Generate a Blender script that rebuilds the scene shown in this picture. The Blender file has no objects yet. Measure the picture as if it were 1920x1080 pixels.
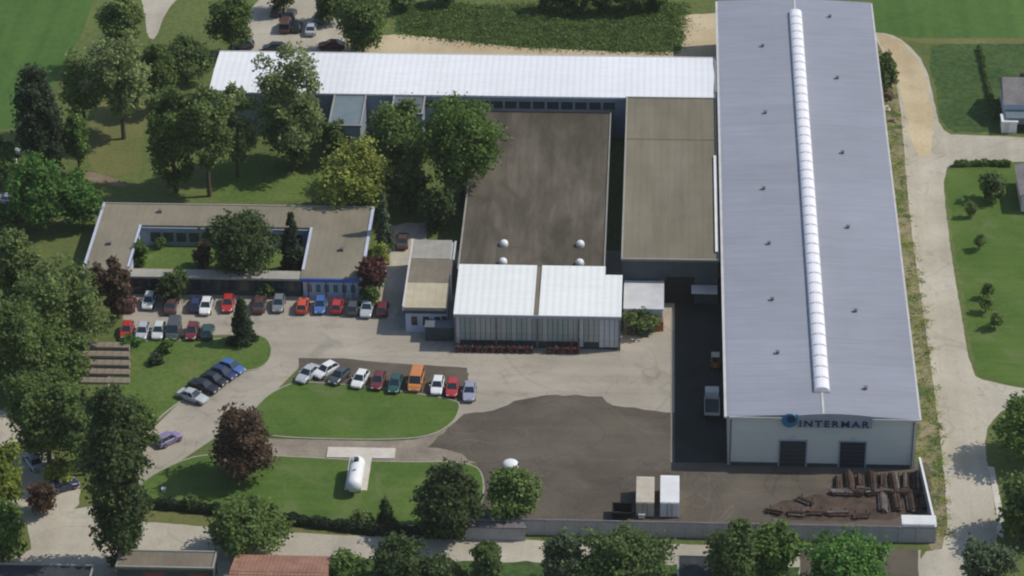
import bpy, math, random
import numpy as np
from mathutils import Vector
random.seed(7); RNG = np.random.default_rng(7)
S = bpy.context.scene
C = S.collection
R = math.radians

# ------------------------------------------------------------------ camera (surveyed: metres, X along hall front, Y away)
PITCH = 31.0
F = 3560 / math.tan(R(PITCH))
_Y = np.array([317, 3560, -F]); _Y /= np.linalg.norm(_Y)
_X = np.array([1, -.0165, (317 - .0165 * 3560) / F]); _X /= np.linalg.norm(_X)
_Z = np.cross(_X, _Y)
ROT = np.stack([_X, _Y, _Z], 1)            # camera = ROT @ world
CAM = np.array([-10.407, -339.034, 229.939])
cam = bpy.data.cameras.new('camera'); co = bpy.data.objects.new('camera', cam); C.objects.link(co)
cam.sensor_width = 36; cam.lens = F / 1920 * 36
cam.clip_start = 1; cam.clip_end = 6000
from mathutils import Matrix
m = Matrix([list(map(float, r)) for r in ROT.T]).to_4x4(); m.translation = Vector(CAM.tolist())
co.matrix_world = m
S.camera = co
# ------------------------------------------------------------------ light
EL, AZ = 48.5, 79.0
SUND = Vector((math.sin(R(AZ)) * math.cos(R(EL)), math.cos(R(AZ)) * math.cos(R(EL)), math.sin(R(EL))))
w = bpy.data.worlds.new("World"); S.world = w; w.use_nodes = True
nt = w.node_tree; bg = nt.nodes['Background']
sk = nt.nodes.new('ShaderNodeTexSky'); sk.sky_type = 'NISHITA'; sk.sun_disc = False
sk.sun_elevation = R(EL); sk.sun_rotation = R(AZ); sk.altitude = 200
nt.links.new(sk.outputs[0], bg.inputs[0]); bg.inputs[1].default_value = 0.12
sl = bpy.data.lights.new('sun', 'SUN'); sl.energy = 3.1; sl.angle = R(0.53); sl.color = (1, .95, .86)
so = bpy.data.objects.new('sun', sl); C.objects.link(so); so.location = (60, 0, 120)
so.rotation_euler = SUND.to_track_quat('Z', 'Y').to_euler()
S.view_settings.view_transform = 'Standard'; S.view_settings.look = 'None'
S.view_settings.gamma = 1; S.view_settings.use_curve_mapping = False; S.view_settings.exposure = 0.08
S.render.engine = 'CYCLES'
S.cycles.filter_width = 2.1

def at(px, py, z=0.0):
    """ground survey: world point at height z seen at photo position"""
    d = ROT.T @ np.array([px - 960, -(py - 540), -F]); t = (z - CAM[2]) / d[2]
    return CAM + t * d
def G(px, py, z=0.0):
    p = at(px, py, z); return (float(p[0]), float(p[1]))
def ppm(px, py, z=0):
    p = at(px, py, z); return F / float(-(ROT @ (p - CAM))[2])

# ------------------------------------------------------------------ materials
def srgb(r, g, b):
    f = lambda c: (c / 255 / 12.92) if c <= 10 else ((c / 255 + .055) / 1.055) ** 2.4
    return (f(r), f(g), f(b), 1)
class NM:
    def __init__(s, name, rough=.8, spec=.3):
        s.m = bpy.data.materials.new(name); s.m.use_nodes = True; s.t = s.m.node_tree
        s.b = s.t.nodes['Principled BSDF']; s.b.inputs['Roughness'].default_value = rough
        s.b.inputs['Specular IOR Level'].default_value = spec
        s.tc = s.t.nodes.new('ShaderNodeTexCoord')
    def n(s, k, **kw):
        x = s.t.nodes.new(k)
        for a, v in kw.items(): setattr(x, a, v)
        return x
    def l(s, a, b): s.t.links.new(a, b)
    def coords(s, scale=(1, 1, 1), rot=0, space='Object'):
        mp = s.n('ShaderNodeMapping'); mp.inputs['Scale'].default_value = scale; mp.inputs['Rotation'].default_value = (0, 0, rot)
        s.l(s.tc.outputs[space], mp.inputs[0]); return mp.outputs[0]
    def noise(s, scale, vec=None, detail=4, rough=.55, dist=0):
        x = s.n('ShaderNodeTexNoise'); x.inputs['Scale'].default_value = scale; x.inputs['Detail'].default_value = detail
        x.inputs['Roughness'].default_value = rough; x.inputs['Distortion'].default_value = dist
        s.l(vec if vec else s.tc.outputs['Object'], x.inputs['Vector']); return x.outputs[0]
    def ramp(s, fac, stops):
        x = s.n('ShaderNodeValToRGB'); e = x.color_ramp.elements
        while len(e) < len(stops): e.new(.5)
        for el, (p, c) in zip(e, stops): el.position = p; el.color = c if len(c) == 4 else (*c, 1)
        s.l(fac, x.inputs[0]); return x.outputs[0]
    def mix(s, fac, a, b, mode='MIX'):
        x = s.n('ShaderNodeMix', data_type='RGBA', blend_type=mode)
        for sock, v in ((x.inputs[0], fac), (x.inputs[6], a), (x.inputs[7], b)):
            if hasattr(v, 'is_linked') or hasattr(v, 'links'): s.l(v, sock)
            else: sock.default_value = v
        return x.outputs[2]
    def mul(s, c, fac, lo, hi, p0=.3, p1=.7):
        g = s.ramp(fac, [(p0, (lo,) * 3), (p1, (hi,) * 3)]); return s.mix(1.0, c, g, 'MULTIPLY')
    def out(s, c):
        if hasattr(c, 'links'): s.l(c, s.b.inputs['Base Color'])
        else: s.b.inputs['Base Color'].default_value = c
        return s.m
    def bump(s, h, strength=.3, dist=.05):
        x = s.n('ShaderNodeBump'); x.inputs['Strength'].default_value = strength; x.inputs['Distance'].default_value = dist
        s.l(h, x.inputs['Height']); s.l(x.outputs[0], s.b.inputs['Normal'])
def c3(r, g, b): return (r, g, b, 1)

def plain(name, col, rough=.7, spec=.3, var=.12, scale=.6, metal=0):
    k = NM(name, rough, spec); k.b.inputs['Metallic'].default_value = metal
    c = k.mul(c3(*col), k.noise(scale, detail=5), 1 - var, 1 + var)
    return k.out(c)
LINES = {}
def lines(k, c, scale, width, dark, dist=1.5, vec=None):
    n = k.noise(scale, vec, 2, .4, dist)
    g = k.ramp(n, [(.5 - width, (1, 1, 1)), (.5 - width * .3, (dark,) * 3), (.5 + width * .3, (dark,) * 3), (.5 + width, (1, 1, 1))])
    return k.mix(1.0, c, g, 'MULTIPLY')
def two(name, a, b, scale=.2, rough=.9, fine=6, fvar=.12, stretch=(1, 1, 1), p=(.35, .65), bump=.2, rot=0, spec=.15, extra=None, rows=None):
    k = NM(name, rough, spec); v = k.coords(stretch, rot)
    c = k.ramp(k.noise(scale, v, 6, .6, .3), [(p[0], a), (p[1], b)])
    if rows:
        n = k.noise(1.0, k.coords(rows[1], rows[2] if len(rows) > 2 else 0), 5, .6); c = k.mul(c, n, 1 - rows[0], 1 + rows[0])
    f = k.noise(fine, None, 3, .7); c = k.mul(c, f, 1 - fvar, 1 + fvar)
    if extra:
        c = k.mix(k.ramp(k.noise(extra[1], None, 5, .65, .8), [(extra[2], (0, 0, 0)), (extra[3], (1, 1, 1))]), c, c3(*extra[0]))
    for args in LINES.get(name, []): c = lines(k, c, *args)
    if bump: k.bump(f, bump)
    return k.out(c)

M = {}
LINES['yard_concrete'] = [(.035, .006, .84, 2.0), (.06, .004, .80, 1.2), (.15, .006, .88, .5)]
LINES['worn_asphalt'] = [(.04, .006, .80, 2.0), (.12, .006, .84, .6), (.05, .004, 1.25, 1.0)]
LINES['pale_road_surface'] = [(.05, .006, .84, 1.2), (.2, .008, .88, .5)]
LINES['mown_lawn'] = [(.05, .008, .88, .8)]
LINES['crop_field'] = [(.02, .006, .88, .3)]
M['terrain'] = two('meadow_grass', (.090, .118, .034), (.125, .155, .046), .05, fine=1.2, fvar=.25, extra=((.13, .14, .045), .03, .52, .72))
M['field'] = two('crop_field', (.062, .122, .026), (.082, .152, .034), .03, fine=.8, fvar=.12, rows=(.12, (.5, .02, 1), .5))
M['lawn'] = two('mown_lawn', (.066, .120, .022), (.094, .150, .030), .12, fine=2.5, fvar=.16, rows=(.10, (.05, .9, 1)), extra=((.14, .165, .065), .20, .52, .80))
M['rough_lawn'] = two('rough_grass', (.075, .128, .026), (.118, .165, .040), .10, fine=1.6, fvar=.25, extra=((.16, .15, .06), .22, .58, .8))
M['dry_grass'] = two('dry_grass', (.115, .135, .038), (.165, .160, .060), .12, fine=1.8, fvar=.2)
M['dark_grass'] = two('tall_dark_grass', (.042, .080, .022), (.062, .105, .030), .12, fine=1.0, fvar=.4)
M['soil'] = two('bare_soil', (.17, .125, .08), (.26, .21, .14), .25, fine=3, fvar=.2)
M['sand'] = two('sandy_track', (.42, .33, .20), (.52, .43, .28), .12, fine=2.5, fvar=.12, rows=(.10, (.35, .02, 1)))
M['road'] = two('pale_road_surface', (.37, .33, .26), (.47, .43, .345), .10, fine=2.5, fvar=.08, rows=(.09, (.4, .02, 1), -.05), extra=((.24, .21, .17), .35, .60, .9))
M['concrete'] = two('yard_concrete', (.315, .28, .225), (.395, .352, .285), .08, fine=3.0, fvar=.07, rows=(.10, (.03, .45, 1), .12), extra=((.21, .19, .155), .16, .56, .80))
M['asphalt'] = two('worn_asphalt', (.090, .075, .058), (.128, .110, .086), .09, fine=3, fvar=.12, rows=(.10, (.03, .5, 1)), extra=((.15, .125, .095), .12, .52, .8))
M['gravel'] = two('gravel_track', (.20, .165, .125), (.30, .255, .20), .3, fine=2.5, fvar=.14, rows=(.10, (.03, .8, 1)))
M['pad'] = two('pale_concrete_pad', (.50, .45, .38), (.62, .57, .50), .5, fine=4, fvar=.06)
M['kerb'] = plain('kerb_stone', (.33, .31, .25), .9, .1, .15, 1.5)
M['weedstrip'] = two('weedy_verge', (.15, .145, .065), (.27, .225, .145), .22, fine=2, fvar=.25, extra=((.08, .11, .035), .30, .50, .60))
M['steel_roof'] = None
def roof_metal(name, col, seam=(1, .45, 1), lo=.93, rough=.42, wet=.05, spec=.5):
    k = NM(name, rough, spec); wv = k.n('ShaderNodeTexWave', wave_type='BANDS', bands_direction='X'); wv.inputs['Scale'].default_value = 1.0
    wv.inputs['Distortion'].default_value = 0
    k.l(k.coords(seam), wv.inputs[0]); c = k.mul(c3(*col), wv.outputs[1], lo, 1.02, .1, .6)
    c = k.mul(c, k.noise(.08, k.coords((1, .3, 1)), 6, .6), 1 - wet, 1 + wet)
    c = k.mul(c, k.noise(1.5, k.coords((.12, 1, 1)), 5, .7), 1 - wet * .8, 1 + wet * .8)
    k.bump(wv.outputs[1], .15, .04); return k.out(c)
def hall_sheet(name, col):
    k = NM(name, .45, .45); sep = k.n('ShaderNodeSeparateXYZ'); k.l(k.tc.outputs['Object'], sep.inputs[0])
    def saw(sock, step, w_, lo):
        m1 = k.n('ShaderNodeMath', operation='MODULO'); m0 = k.n('ShaderNodeMath', operation='ADD'); m0.inputs[1].default_value = 1000 * step
        k.l(sock, m0.inputs[0]); k.l(m0.outputs[0], m1.inputs[0]); m1.inputs[1].default_value = step
        m2 = k.n('ShaderNodeMath', operation='DIVIDE'); k.l(m1.outputs[0], m2.inputs[0]); m2.inputs[1].default_value = step
        return k.ramp(m2.outputs[0], [(0, (lo,) * 3), (w_, (1, 1, 1))])
    # each six-metre bay of sheeting weathered a little differently
    fl = k.n('ShaderNodeMath', operation='SNAP'); k.l(sep.outputs[1], fl.inputs[0]); fl.inputs[1].default_value = 6.06
    fx = k.n('ShaderNodeMath', operation='SNAP'); k.l(sep.outputs[0], fx.inputs[0]); fx.inputs[1].default_value = 12.0
    cb = k.n('ShaderNodeCombineXYZ'); k.l(fx.outputs[0], cb.inputs[0]); k.l(fl.outputs[0], cb.inputs[1])
    wn = k.n('ShaderNodeTexWhiteNoise'); k.l(cb.outputs[0], wn.inputs[0])
    c = k.mul(c3(*col), wn.outputs[0], .96, 1.04, 0, 1)
    c = k.mix(1.0, c, saw(sep.outputs[1], 6.06, .03, .88), 'MULTIPLY'); c = k.mix(1.0, c, saw(sep.outputs[1], 1.01, .2, .95), 'MULTIPLY'); c = k.mix(1.0, c, saw(sep.outputs[0], 4.0, .03, .93), 'MULTIPLY')
    c = k.mul(c, k.noise(1.2, k.coords((.10, 1, 1)), 6, .7), .90, 1.06)
    c = k.mul(c, k.noise(.06, None, 5, .6), .93, 1.07)
    c = k.mix(k.ramp(k.noise(.5, k.coords((.3, 1, 1)), 8, .75), [(.60, (0, 0, 0)), (.78, (.35,) * 3)]), c, c3(.22, .20, .20))
    return k.out(c)
M['hall_roof'] = hall_sheet('hall_roof_sheet', (.295, .300, .340))
M['shed_white'] = plain('pale_shed_roof', (.52, .52, .52), .7, .2, .12, .5)
M['shed_roof'] = roof_metal('shed_roof_sheet', (.325, .335, .395), (.001, 1.0, 1), .90, wet=.10)
M['white_roof'] = roof_metal('white_roof_sheet', (.77, .77, .775), (.32, .001, 1), .94, .5, .06, .3)
M['canopy_roof'] = roof_metal('white_canopy_sheet', (.77, .775, .74), (.32, .001, 1), .94, .5, .06, .3)
def bitumen(name, a, b, st=(1, .12, 1), p=(.3, .7), ex=None):
    k = NM(name, .92, .1); c = k.ramp(k.noise(.45, k.coords(st), 8, .68, .2), [(p[0], a), (p[1], b)])
    c = k.mul(c, k.noise(.05, None, 4, .6), .78, 1.18); c = k.mul(c, k.noise(5, None, 3, .7), .9, 1.1)
    # narrow lap joints of the felt rolls, every metre across
    br = k.n('ShaderNodeTexWave', wave_type='BANDS', bands_direction='X'); br.inputs['Scale'].default_value = .314; br.inputs['Distortion'].default_value = .15
    k.l(k.coords((1, 1, 1)), br.inputs[0]); c = k.mul(c, br.outputs[1], .90, 1.0, 0, .08)
    if ex: c = k.mix(k.ramp(k.noise(.22, k.coords((1, .35, 1)), 6, .65, .6), [(ex[1], (0, 0, 0)), (ex[2], (1, 1, 1))]), c, c3(*ex[0]))
    return k.out(c)
M['brown_roof'] = bitumen('dark_bitumen_roof', (.072, .061, .046), (.155, .136, .106), ex=((.066, .056, .042), .46, .70))
M['tan_roof'] = bitumen('tan_bitumen_roof', (.175, .152, .105), (.230, .205, .152))
M['office_roof'] = bitumen('office_gravel_roof', (.200, .178, .130), (.255, .225, .170), (1, .4, 1))
M['beige_roof'] = bitumen('beige_felt', (.36, .32, .22), (.46, .40, .29), (1, 1, 1))
M['lightgrey_roof'] = bitumen('pale_grey_felt', (.30, .28, .24), (.37, .35, .30), (1, 1, 1))
M['midbrown_roof'] = bitumen('mid_brown_felt', (.165, .14, .105), (.22, .19, .145), (1, 1, 1))
M['edge'] = plain('roof_edge_metal', (.30, .29, .25), .6, .4, .1, .5)
M['white'] = plain('white_paint', (.74, .74, .72), .5, .3, .06)
M['trim'] = plain('pale_trim', (.55, .53, .50), .5, .3, .10)
M['skylight'] = plain('translucent_skylight', (.80, .78, .80), .35, .4, .05, 1)
M['gwall'] = roof_metal('grey_wall_cladding', (.62, .61, .54), (1.3, .001, 1), .93, .6, .05, .2)
M['bwall'] = plain('blue_grey_wall', (.24, .28, .34), .6, .3, .1)
M['dwall'] = plain('dark_green_grey_wall', (.055, .068, .072), .7, .3, .2)
M['owall'] = plain('pale_blue_render', (.46, .50, .60), .8, .2, .08)
M['bluewall'] = plain('blue_fascia', (.07, .13, .38), .6, .3, .1)
M['glass'] = NM('dark_window_glass', .12, .6).out(c3(.02, .035, .045))
M['teal'] = NM('teal_window_glass', .15, .6).out(c3(.06, .22, .22))
M['red'] = plain('red_paint', (.16, .045, .04), .5, .4, .2, 2)
M['door'] = plain('dark_door_panel', (.030, .038, .046), .5, .4, .15, 1)
M['door2'] = plain('blue_black_door_panel', (.018, .022, .040), .5, .4, .15, 1)
M['black'] = plain('black_rubber', (.015, .015, .015), .8, .2, .05)
M['rust'] = two('rusty_steel', (.075, .050, .040), (.14, .095, .075), .8, rough=.8, fine=3, fvar=.3)
M['rustdark'] = two('dark_rusty_steel', (.035, .025, .02), (.08, .05, .04), .8, rough=.8, fine=3, fvar=.3)
M['rustgrey'] = two('grey_weathered_steel', (.12, .11, .11), (.22, .20, .19), .8, rough=.7, fine=3, fvar=.2)
M['wood'] = two('weathered_timber', (.20, .15, .10), (.32, .26, .18), 1, fine=4, fvar=.2)
M['wallpanel'] = two('precast_panel', (.34, .33, .34), (.43, .42, .43), .3, fine=3, fvar=.1, extra=((.24, .23, .22), .5, .55, .75))
M['mauve'] = two('mauve_sheet_roof', (.15, .135, .14), (.20, .18, .185), .5, fine=3, fvar=.1)
M['logo'] = plain('blue_logo_enamel', (.045, .17, .30), .5, .3, .05)
M['logodark'] = plain('navy_logo_enamel', (.015, .045, .085), .5, .3, .05)
M['letter'] = plain('navy_letters', (.030, .034, .085), .5, .3, .05)
M['signboard'] = plain('sign_board_grey', (.33, .34, .37), .6, .3, .08)
M['tile'] = two('red_roof_tile', (.26, .135, .095), (.34, .19, .135), .5, fine=4, fvar=.15)
M['tile2'] = two('brown_roof_tile', (.17, .155, .15), (.24, .225, .215), .5, fine=4, fvar=.15)
M['darkroof'] = two('dark_flat_roof', (.03, .033, .038), (.06, .062, .068), .3, fine=3, fvar=.15)
M['cbeige'] = plain('beige_container', (.50, .44, .35), .6, .3, .12, .8)
M['bark'] = plain('bark', (.10, .08, .06), .95, .1, .3, 4)
M['curtain'] = roof_metal('ribbed_translucent_sheet', (.46, .46, .42), (2.4, .001, 1), .55, .5, .22, .3)
M['curtain2'] = roof_metal('green_grey_ribbed_sheet', (.36, .40, .36), (2.4, .001, 1), .55, .5, .3, .3)
M['curtain3'] = roof_metal('pale_ribbed_sheet', (.58, .59, .59), (2.4, .001, 1), .7, .5, .2, .3)
def paint():
    k = NM('car_paint', .28, .5); oi = k.n('ShaderNodeObjectInfo'); k.b.inputs['Coat Weight'].default_value = .4
    return k.out(k.mul(oi.outputs['Color'], k.noise(2.0), .95, 1.05))
M['paint'] = paint()
M['lamp'] = NM('lamp_glass', .2, .6).out(c3(.6, .6, .58))
M['tail'] = NM('tail_lamp', .3, .5).out(c3(.30, .02, .02))
def leaf():
    k = NM('leaves', .62, .22); oi = k.n('ShaderNodeObjectInfo'); ge = k.n('ShaderNodeNewGeometry')
    c = k.mul(oi.outputs['Color'], ge.outputs['Random Per Island'], .55, 1.5, 0, 1)
    c = k.mul(c, k.noise(.45, None, 4, .6), .72, 1.3)
    hs = k.n('ShaderNodeHueSaturation'); mr = k.n('ShaderNodeMapRange'); k.l(k.noise(.8), mr.inputs[0]); mr.inputs[3].default_value = .475; mr.inputs[4].default_value = .525
    k.l(mr.outputs[0], hs.inputs['Hue']); k.l(c, hs.inputs['Color']); c = hs.outputs[0]; k.out(c)
    tr = k.n('ShaderNodeBsdfTranslucent'); k.l(c, tr.inputs[0]); mx = k.n('ShaderNodeMixShader'); mx.inputs[0].default_value = .48
    k.l(k.b.outputs[0], mx.inputs[1]); k.l(tr.outputs[0], mx.inputs[2]); k.l(mx.outputs[0], k.t.nodes['Material Output'].inputs[0]); return k.m
M['leaf'] = leaf()

# ------------------------------------------------------------------ mesh helpers
class MB:
    def __init__(s): s.v = []; s.f = []
    def add(s, v, f):
        o = len(s.v); s.v += [tuple(p) for p in v]; s.f += [tuple(i + o for i in q) for q in f]; return s
    def box(s, x0, y0, z0, x1, y1, z1):
        return s.add([(x0, y0, z0), (x1, y0, z0), (x1, y1, z0), (x0, y1, z0), (x0, y0, z1), (x1, y0, z1), (x1, y1, z1), (x0, y1, z1)],
                     [(0, 3, 2, 1), (4, 5, 6, 7), (0, 1, 5, 4), (1, 2, 6, 5), (2, 3, 7, 6), (3, 0, 4, 7)])
    def prism(s, pts, z0, z1):
        n = len(pts); a = sum(pts[i][0] * pts[(i + 1) % n][1] - pts[(i + 1) % n][0] * pts[i][1] for i in range(n))
        if a < 0: pts = pts[::-1]
        return s.add([(x, y, z0) for x, y in pts] + [(x, y, z1) for x, y in pts],
                     [tuple(range(n - 1, -1, -1)), tuple(range(n, 2 * n))] + [(i, (i + 1) % n, n + (i + 1) % n, n + i) for i in range(n)])
    def sheet(s, pts, z):
        n = len(pts); a = sum(pts[i][0] * pts[(i + 1) % n][1] - pts[(i + 1) % n][0] * pts[i][1] for i in range(n))
        if a < 0: pts = pts[::-1]
        return s.add([(x, y, z) for x, y in pts], [tuple(range(n))])
    def tube(s, a, b, r0, r1=None, n=8):
        r1 = r0 if r1 is None else r1; a = Vector(a); b = Vector(b); d = (b - a).normalized()
        u = d.orthogonal().normalized(); v = d.cross(u)
        vs = [tuple(a + (u * math.cos(t) + v * math.sin(t)) * r0) for t in [2 * math.pi * i / n for i in range(n)]]
        vs += [tuple(b + (u * math.cos(t) + v * math.sin(t)) * r1) for t in [2 * math.pi * i / n for i in range(n)]]
        return s.add(vs, [tuple(range(n - 1, -1, -1)), tuple(range(n, 2 * n))] + [(i, (i + 1) % n, n + (i + 1) % n, n + i) for i in range(n)])
    def dome(s, x, y, z, r, h, n=12, m=4):
        vs = []; fs = []
        for j in range(m):
            a = j / m * math.pi / 2
            for i in range(n): t = 2 * math.pi * i / n; vs.append((x + r * math.cos(a) * math.cos(t), y + r * math.cos(a) * math.sin(t), z + h * math.sin(a)))
        vs.append((x, y, z + h))
        for j in range(m - 1):
            for i in range(n): fs.append((j * n + i, j * n + (i + 1) % n, (j + 1) * n + (i + 1) % n, (j + 1) * n + i))
        for i in range(n): fs.append(((m - 1) * n + i, (m - 1) * n + (i + 1) % n, m * n))
        return s.add(vs, fs)
    def mesh(s, name, mat, smooth=False):
        me = bpy.data.meshes.new(name); me.from_pydata(s.v, [], s.f); me.materials.append(mat); me.update()
        if smooth: me.polygons.foreach_set('use_smooth', [True] * len(me.polygons))
        return me
    def build(s, name, mat, parent=None, smooth=False):
        return link(name, s.mesh(name, mat, smooth), parent)
def link(name, me, parent=None, loc=None, rz=0):
    o = bpy.data.objects.new(name, me); C.objects.link(o)
    if parent: o.parent = parent
    if loc: o.location = loc
    o.rotation_euler.z = rz
    return o
def tag(o, label, cat, group=None):
    o['label'] = label; o['category'] = cat
    if group: o['group'] = group
    return o
def thing(name, label, cat, loc=(0, 0, 0), rz=0, group=None):
    o = link(name, None, None, loc, rz); return tag(o, label, cat, group)
def struct(o, kind='structure'): o['kind'] = kind; return o
def chaikin(p, n=2, closed=True):
    for _ in range(n):
        q = []
        for i in range(len(p) if closed else len(p) - 1):
            a, b = p[i], p[(i + 1) % len(p)]
            q += [(a[0] * .75 + b[0] * .25, a[1] * .75 + b[1] * .25), (a[0] * .25 + b[0] * .75, a[1] * .25 + b[1] * .75)]
        p = q if closed else [p[0]] + q + [p[-1]]
    return p
def dup(root, loc=None, rz=None, label=None, col=None):
    r = root.copy(); C.objects.link(r)
    if loc is not None: r.location = loc
    if rz is not None: r.rotation_euler.z = rz
    if label: r['label'] = label
    for ch in root.children:
        c = ch.copy(); C.objects.link(c); c.parent = r
        if col is not None: c.color = col
        for g in ch.children:
            d = g.copy(); C.objects.link(d); d.parent = c
            if col is not None: d.color = col
    if col is not None: r.color = col
    return r
def ground(name, px, mat, z, smooth=2, jit=0, prism=False):
    pts = [G(*p) for p in px]
    if smooth: pts = chaikin(pts, smooth)
    if jit:
        q = []
        for i in range(len(pts)):
            a, b = pts[i], pts[(i + 1) % len(pts)]; L = math.dist(a, b); n = max(1, int(L / 1.2))
            for k in range(n):
                t = k / n; q.append((a[0] * (1 - t) + b[0] * t + random.uniform(-jit, jit), a[1] * (1 - t) + b[1] * t + random.uniform(-jit, jit)))
        pts = q
    mb = MB()
    if prism: mb.prism(pts, 0, z)
    else: mb.sheet(pts, z)
    return struct(mb.build(name, mat)), pts
def ribbon(name, pts, wdt, z0, z1, mat, closed=True):
    n = len(pts); mb = MB(); L = []; Rr = []
    for i in range(n):
        a = Vector(pts[(i - 1) % n] if (closed or i > 0) else pts[i]); b = Vector(pts[(i + 1) % n] if (closed or i < n - 1) else pts[i])
        d = (b - a).normalized(); nn = Vector((-d.y, d.x)); p = Vector(pts[i]); L.append(p + nn * wdt / 2); Rr.append(p - nn * wdt / 2)
    for i in range(n if closed else n - 1):
        j = (i + 1) % n; mb.prism([tuple(L[i]), tuple(L[j]), tuple(Rr[j]), tuple(Rr[i])], z0, z1)
    return struct(mb.build(name, mat))

# ================================================================== THE GROUND
struct(MB().sheet([(-1800, -1200), (1800, -1200), (1800, 2400), (-1800, 2400)], 0).build('ground', M['terrain']))
ground('crop_field', [(-400, -150), (200, -150), (170, 40), (110, 130), (75, 225), (30, 240), (-400, 300)], M['field'], .012, 1)
ground('far_field', [(1620, -160), (2600, -160), (2600, 60), (2000, 72), (1640, 68)], M['field'], .012, 0)
ground('dark_meadow', [(740, 12), (900, 16), (1290, 6), (1280, 60), (1270, 104), (1150, 104), (950, 92), (740, 70)], M['dark_grass'], .012, 1, .3)
ground('dry_lawn', [(185, 190), (260, 160), (300, 200), (260, 260), (270, 320), (200, 335), (165, 310), (165, 250)], M['dry_grass'], .014, 2, .3)
ground('park_lawn', [(400, 300), (600, 290), (640, 330), (600, 378), (400, 378), (380, 350)], M['rough_lawn'], .012, 2, .2)
ground('park_path', [(262, -15), (345, -15), (310, 22), (292, 75), (276, 70), (272, 30)], M['road'], .016, 1)
ground('soil_patch', [(165, 320), (200, 330), (240, 345), (240, 352), (190, 345), (150, 332)], M['soil'], .016, 1, .15)
ground('north_car_park', [(447, 105), (462, 25), (500, -15), (640, -15), (655, 60), (640, 100), (640, 130), (445, 130)], M['road'], .016, 0)
ground('north_service_road', [(640, 74), (740, 64), (830, 72), (960, 88), (1180, 98), (1345, 96), (1345, 140), (640, 130)], M['sand'], .020, 0, .15)
ground('north_sand_yard', [(1262, 30), (1345, 24), (1345, 130), (1268, 110), (1285, 70)], M['sand'], .024, 0, .2)
# main paved yard
ground('paved_yard', [(232, 552), (560, 552), (700, 552), (715, 500), (732, 424), (800, 416), (800, 470), (1170, 470), (1400, 520), (1400, 900), (1140, 800), (1000, 800),
        (880, 870), (820, 830), (880, 700), (560, 690), (500, 750), (390, 830), (255, 920), (225, 900), (275, 815), (340, 752), (420, 700), (480, 690), (510, 660), (500, 635), (430, 628), (230, 632)], M['concrete'], .020, 0)
ground('asphalt_yard', [(872, 776), (925, 770), (965, 752), (1020, 741), (1080, 741), (1128, 745), (1150, 760), (1265, 775), (1368, 785), (1368, 868), (1740, 868), (1752, 1000), (860, 1000), (905, 930), (895, 870), (850, 845), (800, 838)], M['asphalt'], .032, 0, .22)
ground('gravel_track', [(470, 826), (520, 822), (700, 828), (800, 824), (862, 782), (905, 800), (930, 850), (880, 874), (700, 862), (600, 862), (470, 856)], M['gravel'], .026, 1, .1)
ground('parking_strip', [(560, 672), (640, 672), (720, 680), (876, 690), (880, 745), (860, 752), (700, 724), (560, 716)], M['asphalt'], .044, 0, .05)
ground('site_path', [(722, 600), (706, 560), (728, 500), (738, 424), (770, 416), (792, 424), (768, 452), (764, 516), (745, 596)], M['road'], .036, 1)
# lawns with kerbs
def lawn(name, px, mat='lawn', z=.12, sm=2, kerb=True):
    o, pts = ground(name, px, M[mat], z, sm, 0, True)
    if kerb: ribbon('kerb', pts, .20, .0, z + .015, M['kerb'])
    return pts
lawn('lawn_north', [(468, 778), (500, 742), (540, 722), (566, 716), (700, 726), (800, 742), (856, 752), (864, 762), (852, 792), (815, 816), (760, 825), (640, 825), (510, 820), (475, 808)])
lawn('lawn_south', [(262, 905), (330, 868), (385, 852), (480, 854), (600, 860), (740, 868), (885, 866), (912, 900), (895, 985), (700, 988), (540, 968), (400, 952), (258, 938)])
lawn('lawn_west', [(228, 640), (300, 640), (430, 636), (490, 626), (512, 650), (505, 680), (478, 696), (430, 696), (350, 744), (290, 790), (265, 830), (210, 800), (200, 700)], 'rough_lawn')
lawn('courtyard_lawn', [(262, 452), (560, 452), (552, 508), (246, 506)], 'rough_lawn', .1, 0, False)
# eastern lane
ground('verge_strip', [(1625, 50), (1660, 70), (1690, 170), (1705, 370), (1735, 560), (1762, 750), (1790, 1030), (1748, 1030), (1720, 860), (1700, 700), (1630, 60)], M['weedstrip'], .016, 0, .35)
ground('eastern_lane', [(1635, 62), (1665, 62), (1700, 80), (1735, 120), (1752, 190), (1762, 240), (1790, 256), (2300, 262), (2300, 308), (1800, 302), (1768, 318), (1775, 420), (1800, 580),
        (1822, 702), (1850, 716), (2000, 742), (2300, 790), (2300, 830), (2000, 772), (1905, 756), (1868, 778), (1846, 812), (1852, 880), (1868, 960), (1872, 1010), (1850, 1100), (1724, 1110), (1722, 1036), (1780, 1028), (1768, 860), (1742, 660), (1715, 480), (1700, 350), (1692, 230), (1680, 150), (1655, 95)], M['road'], .028, 1, .06)
ground('sandy_lane_end', [(1640, 62), (1662, 63), (1697, 82), (1730, 124), (1746, 190), (1752, 250), (1745, 300), (1712, 290), (1700, 225), (1684, 150), (1658, 95)], M['sand'], .036, 2, .25)
ground('east_footpath', [(1852, 875), (1864, 876), (1884, 980), (1880, 1010), (1868, 1000), (1868, 960)], M['pad'], .05, 0)
ground('eastern_plot', [(1772, 330), (1800, 306), (2300, 312), (2300, 770), (1900, 722), (1835, 705), (1810, 570), (1788, 440)], M['lawn'], .020, 0, .25)
ground('north_east_plot', [(1738, 95), (1770, 78), (2300, 80), (2300, 258), (1800, 250), (1768, 236), (1758, 180)], M['dark_grass'], .014, 1, .3)
ground('field_margin', [(1640, 62), (1720, 72), (2300, 74), (2300, 84), (1740, 82), (1690, 76)], M['dry_grass'], .018, 0, .2)
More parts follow.
